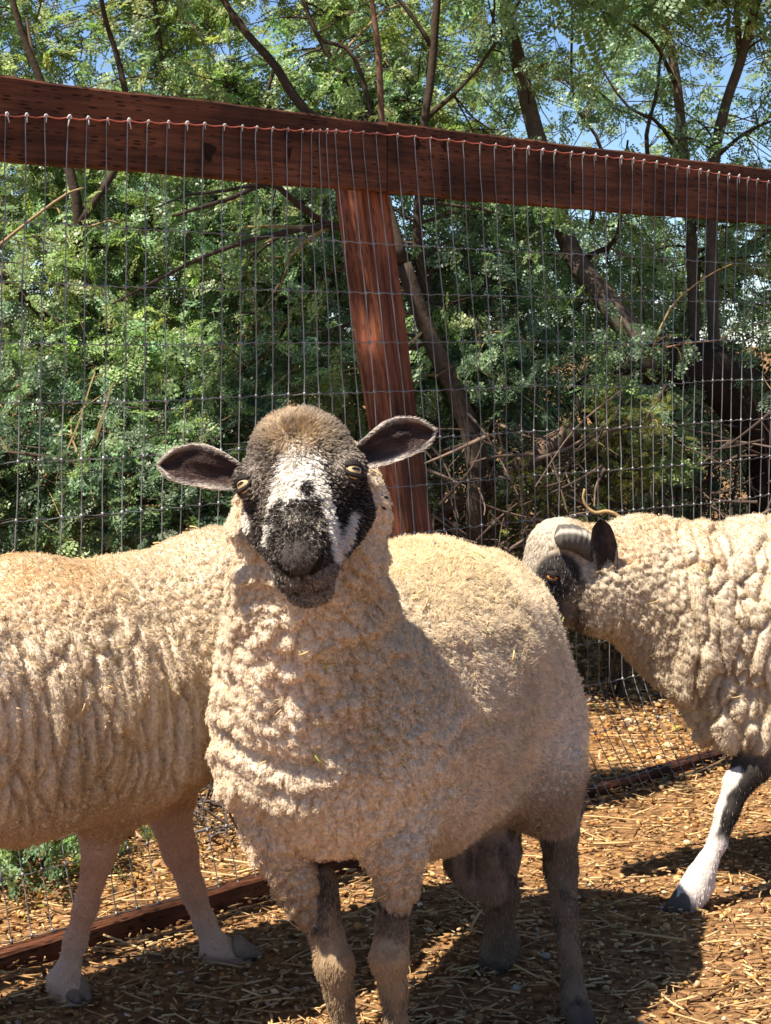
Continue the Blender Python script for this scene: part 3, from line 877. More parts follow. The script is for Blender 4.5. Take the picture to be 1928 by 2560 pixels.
# ================================================================== the sheep that looks at the camera
WF = (0.745, 0.64, 0.505); WFY = (0.755, 0.64, 0.44)
GREY = (0.21, 0.135, 0.072)
E = k(747, 1190, 2.06)
hr = np.array([0.985, -0.06, 0.132]); hr /= np.linalg.norm(hr)
hf = np.array([-0.02, -0.855, -0.52]); hf -= hr * hf.dot(hr); hf /= np.linalg.norm(hf)
hn = np.cross(hr, hf); hn *= np.sign(hn[2])
HR = np.stack([hr, hf, hn])
def hl(a, b, c): return E + a * hr + b * hf + c * hn
DK = (0.03, 0.022, 0.019)
def build_front_sheep():
    K = lambda px, py, Y, rpx: (k(px, py, Y), rpx * Y / F_PX)
    pr = []
    # trunk
    pr += chain([K(818, 1770, 2.40, 284), K(935, 1720, 2.52, 306), K(1045, 1660, 2.66, 304), K(1128, 1628, 2.84, 280)], 0.05, col=WF)
    pr += chain([K(838, 1905, 2.39, 246), K(1000, 1880, 2.55, 262), K(1165, 1840, 2.72, 252)], 0.06, col=WF)
    # neck and chest
    pr += chain([K(812, 1800, 2.36, 270), K(780, 1620, 2.31, 222), K(772, 1450, 2.255, 194), K(772, 1290, 2.215, 182), K(776, 1228, 2.215, 172)], 0.05, col=WF)
    pr += [cone(*[q for q in (k(735, 1880, 2.35), k(735, 1760, 2.33))], 0.105, 0.10, 0.05, col=WF)]
    # rump, thighs
    pr += chain([K(1140, 1660, 2.84, 262), K(1240, 1810, 2.80, 222), K(1345, 1960, 2.70, 118), K(1392, 2040, 2.70, 62)], 0.05, col=WF)
    # shoulders and fleecy forearms
    pr += chain([K(655, 1950, 2.38, 112), K(690, 2085, 2.365, 92), K(738, 2200, 2.372, 70), K(782, 2295, 2.378, 50)], 0.018, col=WF)
    pr += chain([K(1020, 1960, 2.42, 145), K(985, 2110, 2.365, 96), K(994, 2205, 2.365, 66), K(985, 2300, 2.37, 48)], 0.018, col=WF)
    # cannon bones
    lg = dict(wool=0.0, col=GREY, gr=0.35)
    pr += chain([K(800, 2200, 2.385, 44), K(818, 2340, 2.382, 39), K(836, 2405, 2.375, 47), K(850, 2490, 2.385, 33), K(862, 2570, 2.39, 29), K(866, 2660, 2.392, 31), K(866, 2700, 2.385, 36), K(862, 2745, 2.365, 30)], 0.012, **lg)
    pr += chain([K(985, 2200, 2.37, 44), K(980, 2320, 2.37, 37), K(973, 2390, 2.358, 46), K(984, 2475, 2.368, 32), K(990, 2560, 2.372, 28), K(992, 2650, 2.375, 30), K(992, 2690, 2.368, 36), K(986, 2735, 2.35, 30)], 0.012, **lg)
    # hind legs
    hg = dict(wool=0.0, col=(0.155, 0.10, 0.06), gr=0.18)
    pr += chain([K(1392, 1990, 2.70, 66), K(1398, 2080, 2.71, 45), K(1402, 2170, 2.71, 40), K(1414, 2290, 2.665, 29), K(1426, 2400, 2.63, 25), K(1436, 2490, 2.61, 29), K(1442, 2545, 2.60, 35), K(1450, 2590, 2.575, 34)], 0.014, **hg)
    pr += chain([K(1215, 1990, 2.82, 110), K(1246, 2120, 2.84, 52), K(1252, 2240, 2.81, 40), K(1250, 2330, 2.82, 33), K(1246, 2380, 2.825, 40), K(1235, 2425, 2.815, 37)], 0.02, **hg)
    pr += [cone(k(1290, 2340, 2.84), k(1292, 2382, 2.84), 0.008, 0.009, 0.008, **hg)]
    # dark pouch that hangs in front of the hind leg
    pg = dict(wool=0.0, col=(0.20, 0.145, 0.11), gr=0.08)
    pr += chain([K(1222, 2060, 2.70, 68), K(1238, 2140, 2.68, 60), K(1228, 2212, 2.67, 46)], 0.012, **pg)
    pr += chain([K(1150, 2070, 2.66, 50), K(1145, 2155, 2.65, 36), K(1172, 2218, 2.65, 22)], 0.007, **pg)
    # head
    hd = dict(wool=0.0, col=DK, gr=0.2)
    pr += [ell(hl(0, -0.040, -0.038), (0.070, 0.070, 0.056), HR, 0.03, **hd),
           ell(hl(-0.004, -0.070, -0.006), (0.042, 0.042, 0.040), HR, 0.05, wool=0.0, col=DK),
           cone(hl(0, 0.0, -0.036), hl(0, 0.095, -0.034), 0.052, 0.030, 0.03, **hd),
           cone(hl(0, -0.03, -0.008), hl(0, 0.095, -0.012), 0.030, 0.019, 0.03, **hd),
           ell(hl(0.0, 0.108, -0.036), (0.0355, 0.034, 0.034), HR, 0.02, **hd),
           ell(hl(0.017, 0.118, -0.056), (0.020, 0.020, 0.023), HR, 0.012, **hd),
           ell(hl(-0.017, 0.118, -0.056), (0.020, 0.020, 0.023), HR, 0.012, **hd),
           ell(hl(0, 0.110, -0.0870), (0.028, 0.023, 0.0170), HR, 0.008, **hd),
           cone(hl(0, 0.0, -0.090), hl(0, 0.095, -0.088), 0.046, 0.021, 0.02, **hd),
           cone(hl(0.043, -0.012, -0.07), hl(0.020, 0.070, -0.068), 0.035, 0.020, 0.022, **hd),
           cone(hl(-0.043, -0.012, -0.07), hl(-0.020, 0.070, -0.068), 0.035, 0.020, 0.022, **hd),
           ell(hl(0.060, -0.012, -0.006), (0.021, 0.026, 0.017), HR, 0.02, **hd),
           ell(hl(-0.060, -0.012, -0.006), (0.021, 0.026, 0.017), HR, 0.02, **hd),
           ell(hl(0, 0.133, -0.026), (0.019, 0.012, 0.014), HR, 0.012, **hd)]
    # nostrils, lip cleft, mouth
    for s_ in (-1, 1):
        pr.append(cone(hl(s_ * 0.029, 0.134, -0.024), hl(s_ * 0.0125, 0.146, -0.041), 0.0046, 0.0058, 0.004)); pr[-1]['cut'] = True
        for q0, q1, r_ in (((0.0, 0.1385, -0.0765), (0.020, 0.1320, -0.0750), 0.0036), ((0.020, 0.1320, -0.0750), (0.038, 0.100, -0.070), 0.0036)):
            pr.append(cone(hl(s_ * q0[0], q0[1], q0[2]), hl(s_ * q1[0], q1[1], q1[2]), r_, r_, 0.004)); pr[-1]['cut'] = True; pr[-1]['mouth'] = True
    pr.append(cone(hl(0, 0.1475, -0.040), hl(0, 0.1405, -0.073), 0.0030, 0.0030, 0.004)); pr[-1]['cut'] = True; pr[-1]['mouth'] = True
    eyes = []
    for s_ in (-1, 1):
        gz_ = s_ * 0.60 * hr + 0.50 * hf + 0.52 * hn; gz_ /= np.linalg.norm(gz_)
        c = hl(s_ * 0.0632, 0.000, -0.003); eyes.append((c, gz_))
        pr.append(ell(c + gz_ * 0.014, (0.0132, 0.0132, 0.0132), None, 0.006, cut=True))

    xs = ax_mix(-0.27, 0.36, 0.0036, [(-0.205, 0.0, 0.0026)])
    ys = ax_mix(1.86, 3.10, 0.0042, [(1.90, 2.16, 0.0028), (2.16, 2.45, 0.0036)])
    zs = ax_mix(-0.01, 1.04, 0.0036, [(0.70, 1.0, 0.0026)])
    R0 = np.eye(3)
    ud = np.array([0.40, 0.55, 0.15]); ud /= np.linalg.norm(ud)
    def side(P):                                    # 0 on neck and chest, 1 on the flank and back
        return sstep((P[:, 0] + 0.02) * 0.8 + (P[:, 1] - 2.40) * 0.9 + 0.03 * vnoise(P * 14, 8), 0.02, 0.15)
    def lockf(P):
        a = locks(P, R0, np.array([150.0, 150.0, 170.0]), 0.35, 101)
        b = locks(P, R0, np.array([170.0, 170.0, 170.0]), 0.35, 131)
        m = side(P) > 0.5
        return tuple(np.where(m[:, None] if x.ndim > 1 else m, y, x) for x, y in zip(a, b))
    def bulk(P):
        m = side(P)
        big = puff(P, R0, [34.0, 34.0, 66.0], 0.8, 161); mid = puff(P, R0, [78.0, 78.0, 110.0], 0.7, 171); sm = puff(P, R0, [120.0, 120.0, 120.0], 0.4, 181)
        Q = P * np.array([7.0, 7.0, 24.0]) + 0.9 * vnoise3(P * 8, 63)
        fold = 1 - 2 * np.abs(vnoise(Q, 64))
        tuft = (P[:, 2] < 0.42) & (P[:, 1] < 2.5)
        return (1 - m) * (0.0115 * big + 0.0052 * mid + 0.0095 * fold * (1 - 0.6 * tuft) - 0.014) + m * (0.0078 * mid + 0.0050 * sm + 0.004 * fold - 0.009)
    def pxh(P):
        d = P - E
        a, b, c = d @ hr, d @ hf, d @ hn
        return (a, b, c) + to_px(P)
    def seg(px, py, x0, y0, x1, y1, w, soft=0.5):
        dx, dy = x1 - x0, y1 - y0
        h = np.clip(((px - x0) * dx + (py - y0) * dy) / (dx * dx + dy * dy + 1e-9), 0, 1)
        d = np.hypot(px - x0 - h * dx, py - y0 - h * dy) / w
        return 1 - sstep(d, 1 - soft, 1 + soft)
    def bl(px, py, cx, cy, rx, ry, soft=0.35):
        d = np.hypot((px - cx) / rx, (py - cy) / ry); return 1 - sstep(d, 1 - soft, 1 + soft)
    def paint(V, A):
        wool = A[:, 0].copy(); col = A[:, 1:4].copy(); pal = A[:, 4].copy(); n = len(V)
        alt = np.tile(np.array([0.42, 0.36, 0.29]), (n, 1)); L = np.full(n, 0.0075); bare = np.zeros(n)
        a, b, c, px, py = pxh(V)
        px = px + 5 * vnoise(V * 90, 61); py = py + 7 * vnoise(V * 90, 62)
        head = (V[:, 1] < 2.26) & (V[:, 2] > 0.70) & (wool < 0.5)
        top = sstep(V[:, 2], 0.60, 0.74) * side(V)
        col = np.where((wool > 0.5)[:, None], lerp(col, WFY, top), col)
        low = (1 - sstep(V[:, 2], 0.26, 0.40)) * (wool > 0.5)
        col = lerp(col, (0.56, 0.42, 0.27), 0.8 * low)
        # wool that darkens towards the bottom of the thigh and the forearms
        th = (wool > 0.3) & (V[:, 1] > 2.55) & (V[:, 2] < 0.43)
        col = np.where(th[:, None], lerp(col, (0.45, 0.34, 0.245), np.clip((0.41 - V[:, 2]) / 0.14, 0, 1)), col)
        fa = (wool > 0.3) & (V[:, 1] < 2.5) & (V[:, 2] < 0.30)
        col = np.where(fa[:, None], lerp(col, (0.33, 0.25, 0.18), np.clip((0.30 - V[:, 2]) / 0.07, 0, 1) * 0.8), col)
        # knees: tan and silver hair
        alt = np.where((wool < 0.5)[:, None], np.array([0.36, 0.26, 0.165]), alt)
        kn = np.exp(-((V[:, 2] - 0.185) / 0.055) ** 2) * (V[:, 1] < 2.5) * (wool < 0.5)
        col = lerp(col, (0.52, 0.33, 0.155), kn * 0.9); mo = sstep(vnoise(V * np.array([60, 60, 25]), 37), 0.0, 0.35) * (wool < 0.5) * (V[:, 2] < 0.5); col = lerp(col, (0.035, 0.028, 0.024), 0.75 * mo * (1 - 0.8 * kn)); pal = pal + 0.35 * kn
        up = (V[:, 1] < 2.5) * (wool < 0.5) * sstep(V[:, 2] + 0.02 * vnoise(V * 40, 38), 0.215, 0.245) * (~head)
        col = lerp(col, (0.022, 0.017, 0.015), up * 0.8 * (0.6 + 0.4 * sstep(vnoise(V * 50, 39), -0.3, 0.3))); pal = pal * (1 - 0.5 * up)
        # ---- face
        p = np.full(n, 0.13); cc = np.tile(np.array(DK), (n, 1))
        gr = np.maximum(bl(px, py, 655, 1160, 60, 110, .6), bl(px, py, 845, 1120, 60, 80, .6))
        p = p + 0.25 * gr; cc = lerp(cc, (0.085, 0.058, 0.045), gr); p = p + 0.06 * bl(px, py, 752, 1340, 76, 90, .4)
        blz = np.maximum.reduce([bl(px, py, 752, 1165, 56, 58, .5), bl(px, py, 748, 1215, 68, 46, .35), bl(px, py, 704, 1244, 24, 44, .3), 0.8 * seg(px, py, 688, 1235, 668, 1355, 11), seg(px, py, 806, 1228, 832, 1330, 15), seg(px, py, 832, 1320, 848, 1395, 15), seg(px, py, 884, 1292, 862, 1366, 15), 0.9 * bl(px, py, 622, 1302, 12, 26)])
        mz = bl(px, py, 748, 1345, 72, 80, .22)
        dots = np.maximum.reduce([bl(px, py, 768, 1222, 18, 17), bl(px, py, 786, 1256, 25, 18), bl(px, py, 752, 1262, 30, 14), mz, seg(px, py, 700, 1262, 684, 1300, 14)])
        w = np.clip(blz * 1.6 - 0.25 - dots * 1.4, 0, 1)
        p = np.maximum(p * (1 - 0.4 * dots), w)
        p = np.maximum(p, 0.24 * bl(px, py, 722, 1290, 26, 22))
        p = np.maximum(p, 0.5 * bl(px, py, 800, 1310, 12, 22))
        cap = np.maximum(bl(px, py, 742, 1085, 80, 52, .45), bl(px, py, 700, 1050, 70, 40, .5)); cap2 = bl(px, py, 735, 1060, 150, 75, .4)
        cc = lerp(cc, (0.13, 0.09, 0.062), cap2 * 0.8); cc = lerp(cc, (0.52, 0.37, 0.215), cap * (0.55 + 0.45 * sstep(vnoise(V * 70, 57) + 0.5 * vnoise(V * 160, 58), -0.35, 0.25)))
        p = np.where(cap2 > 0.3, np.maximum(p * 0.6, 0.30), p)
        col = np.where(head[:, None], cc, col); pal = np.where(head, p, pal)
        alt = np.where(head[:, None], np.array([0.40, 0.345, 0.28]), alt); alt = np.where((head & (blz > 0.3))[:, None], np.array([0.78, 0.73, 0.66]), alt)
        nose = bl(a, b, 0, 0.137, 0.022, 0.014, .4) * (c > -0.040)
        def sd3(q0, q1):
            d_ = q1 - q0; h_ = np.clip(((V - q0) @ d_) / d_.dot(d_), 0, 1); return np.linalg.norm(V - q0 - h_[:, None] * d_, axis=1)
        mouthd = np.min([sd3(q['a'], q['b']) - max(q['ra'], q['rb']) for q in pr if q.get('mouth')], axis=0)
        cutd = np.min([sd3(q['a'], q['b']) - max(q['ra'], q['rb']) for q in pr if q.get('cut') and q['t'] == 'c'], axis=0)
        eyed = np.min([np.linalg.norm(V - q[0], axis=1) for q in eyes], axis=0)
        bare = np.where(head, np.maximum.reduce([nose * 0.75, ((b > 0.12) & (c < -0.03)) * 0.2, (eyed < 0.0140) * 1.0]), 0)
        eyr = 1 - sstep(eyed, 0.016, 0.024); cc = lerp(cc, (0.018, 0.014, 0.013), eyr); p = p * (1 - eyr)
        col = np.where(head[:, None], lerp(col, (0.062, 0.048, 0.043), nose), col); pal = np.where(head, pal * (1 - nose), pal)
        chin = head * sstep(-c, 0.0795, 0.084) * (b > 0.05); pal = np.maximum(pal, 0.5 * chin); alt = lerp(alt, (0.44, 0.38, 0.31), chin); col = lerp(col, (0.085, 0.07, 0.06), chin); lips = head * (b > 0.11) * (c < -0.04); pal = np.maximum(pal, 0.42 * lips)  # pale chin hair; lip hair colour lifted where the muzzle gets little light
        lipc = lips * (1 - sstep(np.abs(a), 0.034, 0.044)); col = lerp(col, (0.10, 0.08, 0.07), 0.7 * lipc); ct = head * np.maximum(1 - sstep(cutd, 0.0002, 0.0016), 1 - sstep(mouthd, 0.0014, 0.0034)); col = lerp(col, (0.006, 0.004, 0.004), ct); pal = pal * (1 - ct); bare = np.maximum(bare, ct)  # nostrils, cleft and mouth line blackened in colour, like shade in the grooves
        L = np.full(n, 0.0042); L = np.where(head, 0.0040 + 0.0030 * cap2, L); L = np.where(head & (b > 0.075), 0.0032, L); L = np.where(head & ((b > 0.11) | ((c < -0.06) & (b > 0.07))), 0.0020, L); L = np.where(head & (eyed < 0.03), 0.003, L)
        wl = np.where(head, 0.0, wool)
        dens = np.where(head, 3.0, 1.0)
        return dict(col=col, alt=alt, palt=np.clip(pal, 0, 1), wool=wl, length=L, bare=bare, dens=dens)
    def comb(P, n_):
        m = side(P)[:, None]
        return np.array([0, -0.02, -0.22]) * (1 - m) + np.array([0.10, 0.20, -0.20]) * m + 0.45 * vnoise3(P * 30, 71)
    def hcomb(P, n_):
        d = P - E; hd_ = ((P[:, 1] < 2.26) & (P[:, 2] > 0.70))[:, None]
        a = (d @ hr)[:, None]
        face = 0.55 * hf * lerp(-0.45, 1.0, sstep((d @ hf) + 0.012 * vnoise(P * 60, 79), -0.085, 0.01)) + np.clip(a / 0.06, -1, 1) * hr * 0.5
        return np.where(hd_, face, np.array([0, 0, -0.8])) + 0.3 * vnoise3(P * 60, 72)
    cfg = dict(locks=lockf, bulk=bulk, lean=lambda P: (1 - side(P))[:, None] * np.array([0.0, -0.1, -0.65]), paint=paint, n_wool=430000, n_hair=170000,
               len=lambda P: 0.0034 + 0.0046 * side(P), clump=lambda P: 0.55 - 0.1 * side(P), crimp=0.7, comb=comb, hcomb=hcomb)
    origin = np.array([0.10, 2.52, 0.0])
    body = animal('sheep', 'cream woolled sheep with mottled black and white face looking into the camera', pr, (xs, ys, zs), origin, cfg)
    for (c, gz_) in eyes: eyeball(body, c + gz_ * 0.0005, 0.0122, gz_, hn * 0.5 - hf + hr * 0.0, (0.56, 0.39, 0.20), 0.95)
    fr = np.array([0, -1, 0.1])
    for b_, t_, w_, up_, co in ((k(600, 1192, 2.100), k(400, 1162, 2.12), 0.0265, (0, 0, 1), (0.42, 0.36, 0.30)), (k(903, 1142, 2.100), k(1086, 1080, 2.13), 0.0260, (0, 0, 1), (0.34, 0.29, 0.25))):
        V, Q, Nn, c, e1 = ear(body, origin, b_, t_, up_, 0.016, w_, fr, (0.055, 0.032, 0.028), co, (0.52, 0.46, 0.40), bend=0.06)
        T, B = sample(V, Q, np.ones(len(V)), 9000, 21)
        P = at(V, T, B); n_ = at(Nn, T, B); n_ /= np.linalg.norm(n_, axis=1)[:, None]
        g = np.random.default_rng(5); cc = at(c, T, B) * np.exp(g.normal(0, 0.35, (len(P), 1)))
        strands('ear_hair', body, origin, M_HAIR, P, n_ * 0.5, g.uniform(0.002, 0.0048, len(P)), cc, cc * 1.1, np.zeros_like(P), np.zeros(len(P)), np.tile(e1 * 1.0, (len(P), 1)), 0.0004 * np.ones(len(P)), g.uniform(0.00015, 0.0003, len(P)), 4, 9)
    hd2 = (-0.62, -0.78)
    for px, py, Y in ((860, 2745, 2.362), (984, 2735, 2.345)):
        P = k(px, py, Y); hoof(body, (P[0], P[1], 0.0), (-0.3, -0.95))
    for px, py, Y in ((1452, 2600, 2.56), (1230, 2440, 2.81)):
        P = k(px, py, Y); hoof(body, (P[0], P[1], 0.0), (0.1, -0.95) if px > 1400 else (-0.5, -0.8))
    return body
front_sheep = build_front_sheep()

# ================================================================== the sheep on the left, side on
def build_side_sheep():
    K = lambda px, py, Y, rpx: (k(px, py, Y), rpx * Y / F_PX)
    C = (0.71, 0.595, 0.445)
    hx = np.array([U[0], U[1], 0.0]); up = np.array([0, 0, 1.0])
    A0 = np.array([-0.395, 2.70, 0.515]); sx = NV.copy()
    pr = []
    def bp(b, side_, z): return np.array([A0[0], A0[1], 0]) + hx * b + sx * side_ + up * z
    pr += chain([(bp(0.01, 0, 0.520), 0.188), (bp(-0.20, 0, 0.535), 0.195), (bp(-0.45, 0, 0.540), 0.198), (bp(-0.66, 0, 0.545), 0.18)], 0.05, col=C)
    pr += chain([(bp(-0.02, 0, 0.44), 0.14), (bp(-0.25, 0, 0.475), 0.155), (bp(-0.50, 0, 0.50), 0.155)], 0.06, col=C)
    pr += chain([(bp(0.0, -0.01, 0.57), 0.150), (k(540, 1500, 2.83), 0.118), (k(690, 1450, 2.95), 0.098), (k(755, 1400, 3.0), 0.085)], 0.05, col=C)
    # legs
    lg = dict(wool=0.0, col=(0.64, 0.37, 0.235), gr=0.12)
    pr += chain([(bp(-0.06, 0.09, 0.44), 0.10), K(268, 2010, 2.70, 92), K(248, 2105, 2.70, 54)], 0.04, col=C)
    pr += chain([K(255, 2060, 2.70, 52), K(246, 2140, 2.70, 38), K(214, 2268, 2.70, 29), K(188, 2350, 2.70, 27), K(170, 2425, 2.695, 28), K(158, 2452, 2.69, 36), K(180, 2490, 2.69, 36), K(188, 2515, 2.685, 40)], 0.014, **lg)
    pr += [cone(k(135, 2448, 2.685), k(140, 2470, 2.685), 0.010, 0.011, 0.01, **lg)]
    pr += chain([(bp(0.02, -0.09, 0.44), 0.095), K(418, 1960, 2.84, 82), K(420, 2030, 2.84, 62)], 0.04, col=C)
    pr += chain([K(418, 2010, 2.84, 60), K(450, 2125, 2.85, 42), K(482, 2225, 2.86, 30), K(510, 2300, 2.87, 26), K(532, 2352, 2.87, 28), K(548, 2378, 2.87, 38), K(585, 2405, 2.87, 33), K(612, 2420, 2.87, 30)], 0.014, **lg)
    pr += [cone(k(512, 2385, 2.86), k(518, 2402, 2.86), 0.010, 0.011, 0.01, **lg)]
    for sd_, b in ((0.09, -0.66), (-0.09, -0.60)):
        pr += chain([(bp(b + 0.02, sd_, 0.46), 0.12), (bp(b + 0.06, sd_, 0.33), 0.065)], 0.04, col=C)
        pr += chain([(bp(b + 0.06, sd_, 0.34), 0.06), (bp(b - 0.03, sd_, 0.24), 0.030), (bp(b - 0.01, sd_, 0.10), 0.017), (bp(b, sd_, 0.05), 0.021), (bp(b + 0.02, sd_, 0.02), 0.020)], 0.014, **lg)
    # head, beyond the other sheep's head
    hd = dict(wool=0.0, col=(0.52, 0.40, 0.31), gr=0.2)
    H0 = k(765, 1370, 3.02); hv = np.array([0.55, 0.28, -0.78]); hv /= np.linalg.norm(hv)
    pr += [cone(H0, H0 + hv * 0.08, 0.062, 0.055, 0.03, **hd), cone(H0 + hv * 0.06, H0 + hv * 0.165, 0.052, 0.034, 0.03, **hd)]
    sd2 = np.cross(hv, up); sd2 /= np.linalg.norm(sd2)
    xs = ax_mix(-1.16, 0.06, 0.0042, [(-1.2, -0.66, 0.006)]); ys = ax_mix(2.02, 3.24, 0.0044, [(2.0, 2.3, 0.006), (3.0, 3.3, 0.006)]); zs = ax_mix(-0.01, 0.90, 0.0042, [])
    Rl = np.stack([hx, sx, up])
    def lockf(P): return locks(P, Rl, np.array([150.0, 150.0, 110.0]), 0.3, 201)
    def bulk(P):
        # long wavering cords down the side, small round staples along the back and on the chest
        cord = puff(P, Rl, [54.0, 24.0, 9.5], 0.15, 211); fine = puff(P, Rl, [120.0, 100.0, 80.0], 0.35, 221); rnd = puff(P, Rl, [85.0, 85.0, 85.0], 0.4, 231)
        m = np.maximum(sstep(P[:, 2] + 0.03 * vnoise(P * 12, 3), 0.61, 0.67), sstep((P - A0) @ hx + 0.04 * vnoise(P * 9, 4), -0.02, 0.05))
        m = np.maximum(m, 1 - sstep(P[:, 2] + 0.03 * vnoise(P * 9, 6), 0.34, 0.40))
        return (1 - m) * (0.0215 * cord + 0.0036 * fine - 0.016) + m * (0.0095 * rnd + 0.0036 * fine - 0.008)
    def paint(V, A):
        wool = A[:, 0].copy(); col = A[:, 1:4].copy(); pal = A[:, 4].copy(); n = len(V)
        top = sstep(V[:, 2] + 0.02 * vnoise(V * 10, 9), 0.63, 0.735) * (wool > 0.5)
        rear = 1 - sstep((V - A0) @ hx, -0.20, 0.05)
        col = lerp(col, (0.66, 0.43, 0.21), top * (0.15 + 0.65 * rear) * (0.7 + 0.5 * vnoise(V * 25, 19)))
        low = (1 - sstep(V[:, 2], 0.28, 0.44)) * (wool > 0.5)
        col = lerp(col, (0.60, 0.39, 0.20), low * 0.6)
        alt = np.tile(np.array([0.72, 0.50, 0.36]), (n, 1))
        foot = (1 - sstep(V[:, 2], 0.06, 0.13)) * (wool < 0.5); col = lerp(col, (0.64, 0.47, 0.35), foot * 0.6)
        return dict(col=col, alt=alt, palt=pal, wool=wool, length=np.full(n, 0.0028))
    def comb(P, n_): return np.array([0, 0, -0.18]) + 0.35 * vnoise3(P * 30, 73)
    def hcomb(P, n_): return np.array([0, 0, -1.0]) + 0.2 * vnoise3(P * 60, 74)
    cfg = dict(locks=lockf, bulk=bulk, lean=lambda P: np.array([0, 0, -0.15]), paint=paint, n_wool=300000, n_hair=70000,
               len=lambda P: 0.0042 + 0 * P[:, 0], clump=lambda P: 0.6 + 0 * P[:, 0], comb=comb, hcomb=hcomb, crimp=0.5)
    origin = np.array([A0[0] - 0.2, A0[1] - 0.2, 0.0])
    body = animal('sheep', 'sheep with bare pinkish legs and orange tinted back, standing side on behind the mottled one', pr, (xs, ys, zs), origin, cfg)
    for s_ in (-1, 1):
        b0 = H0 + sd2 * s_ * 0.055 - hv * 0.02
        ear(body, origin, b0, b0 + sd2 * s_ * 0.05 + up * -0.05 - hv * 0.03, (0, 0, 1), 0.012, 0.02, hv, (0.45, 0.28, 0.22), (0.52, 0.40, 0.31), (0.55, 0.44, 0.35))
        gz_ = sd2 * s_ * 0.9 + hv * 0.3 + up * 0.2
        eyeball(body, H0 + hv * 0.055 + sd2 * s_ * 0.050, 0.0125, gz_, up, (0.5, 0.3, 0.1))
    for P, h, pit in ((k(190, 2515, 2.685), (0.55, -0.8), 0), (k(608, 2428, 2.87), (0.95, 0.1), 0), (bp(-0.63, 0.09, 0), hx, 0), (bp(-0.57, -0.09, 0), hx, 0)):
        hoof(body, (P[0], P[1], 0.0), h, pit, 1.0, (0.20, 0.145, 0.105))
    return body
side_sheep = build_side_sheep()

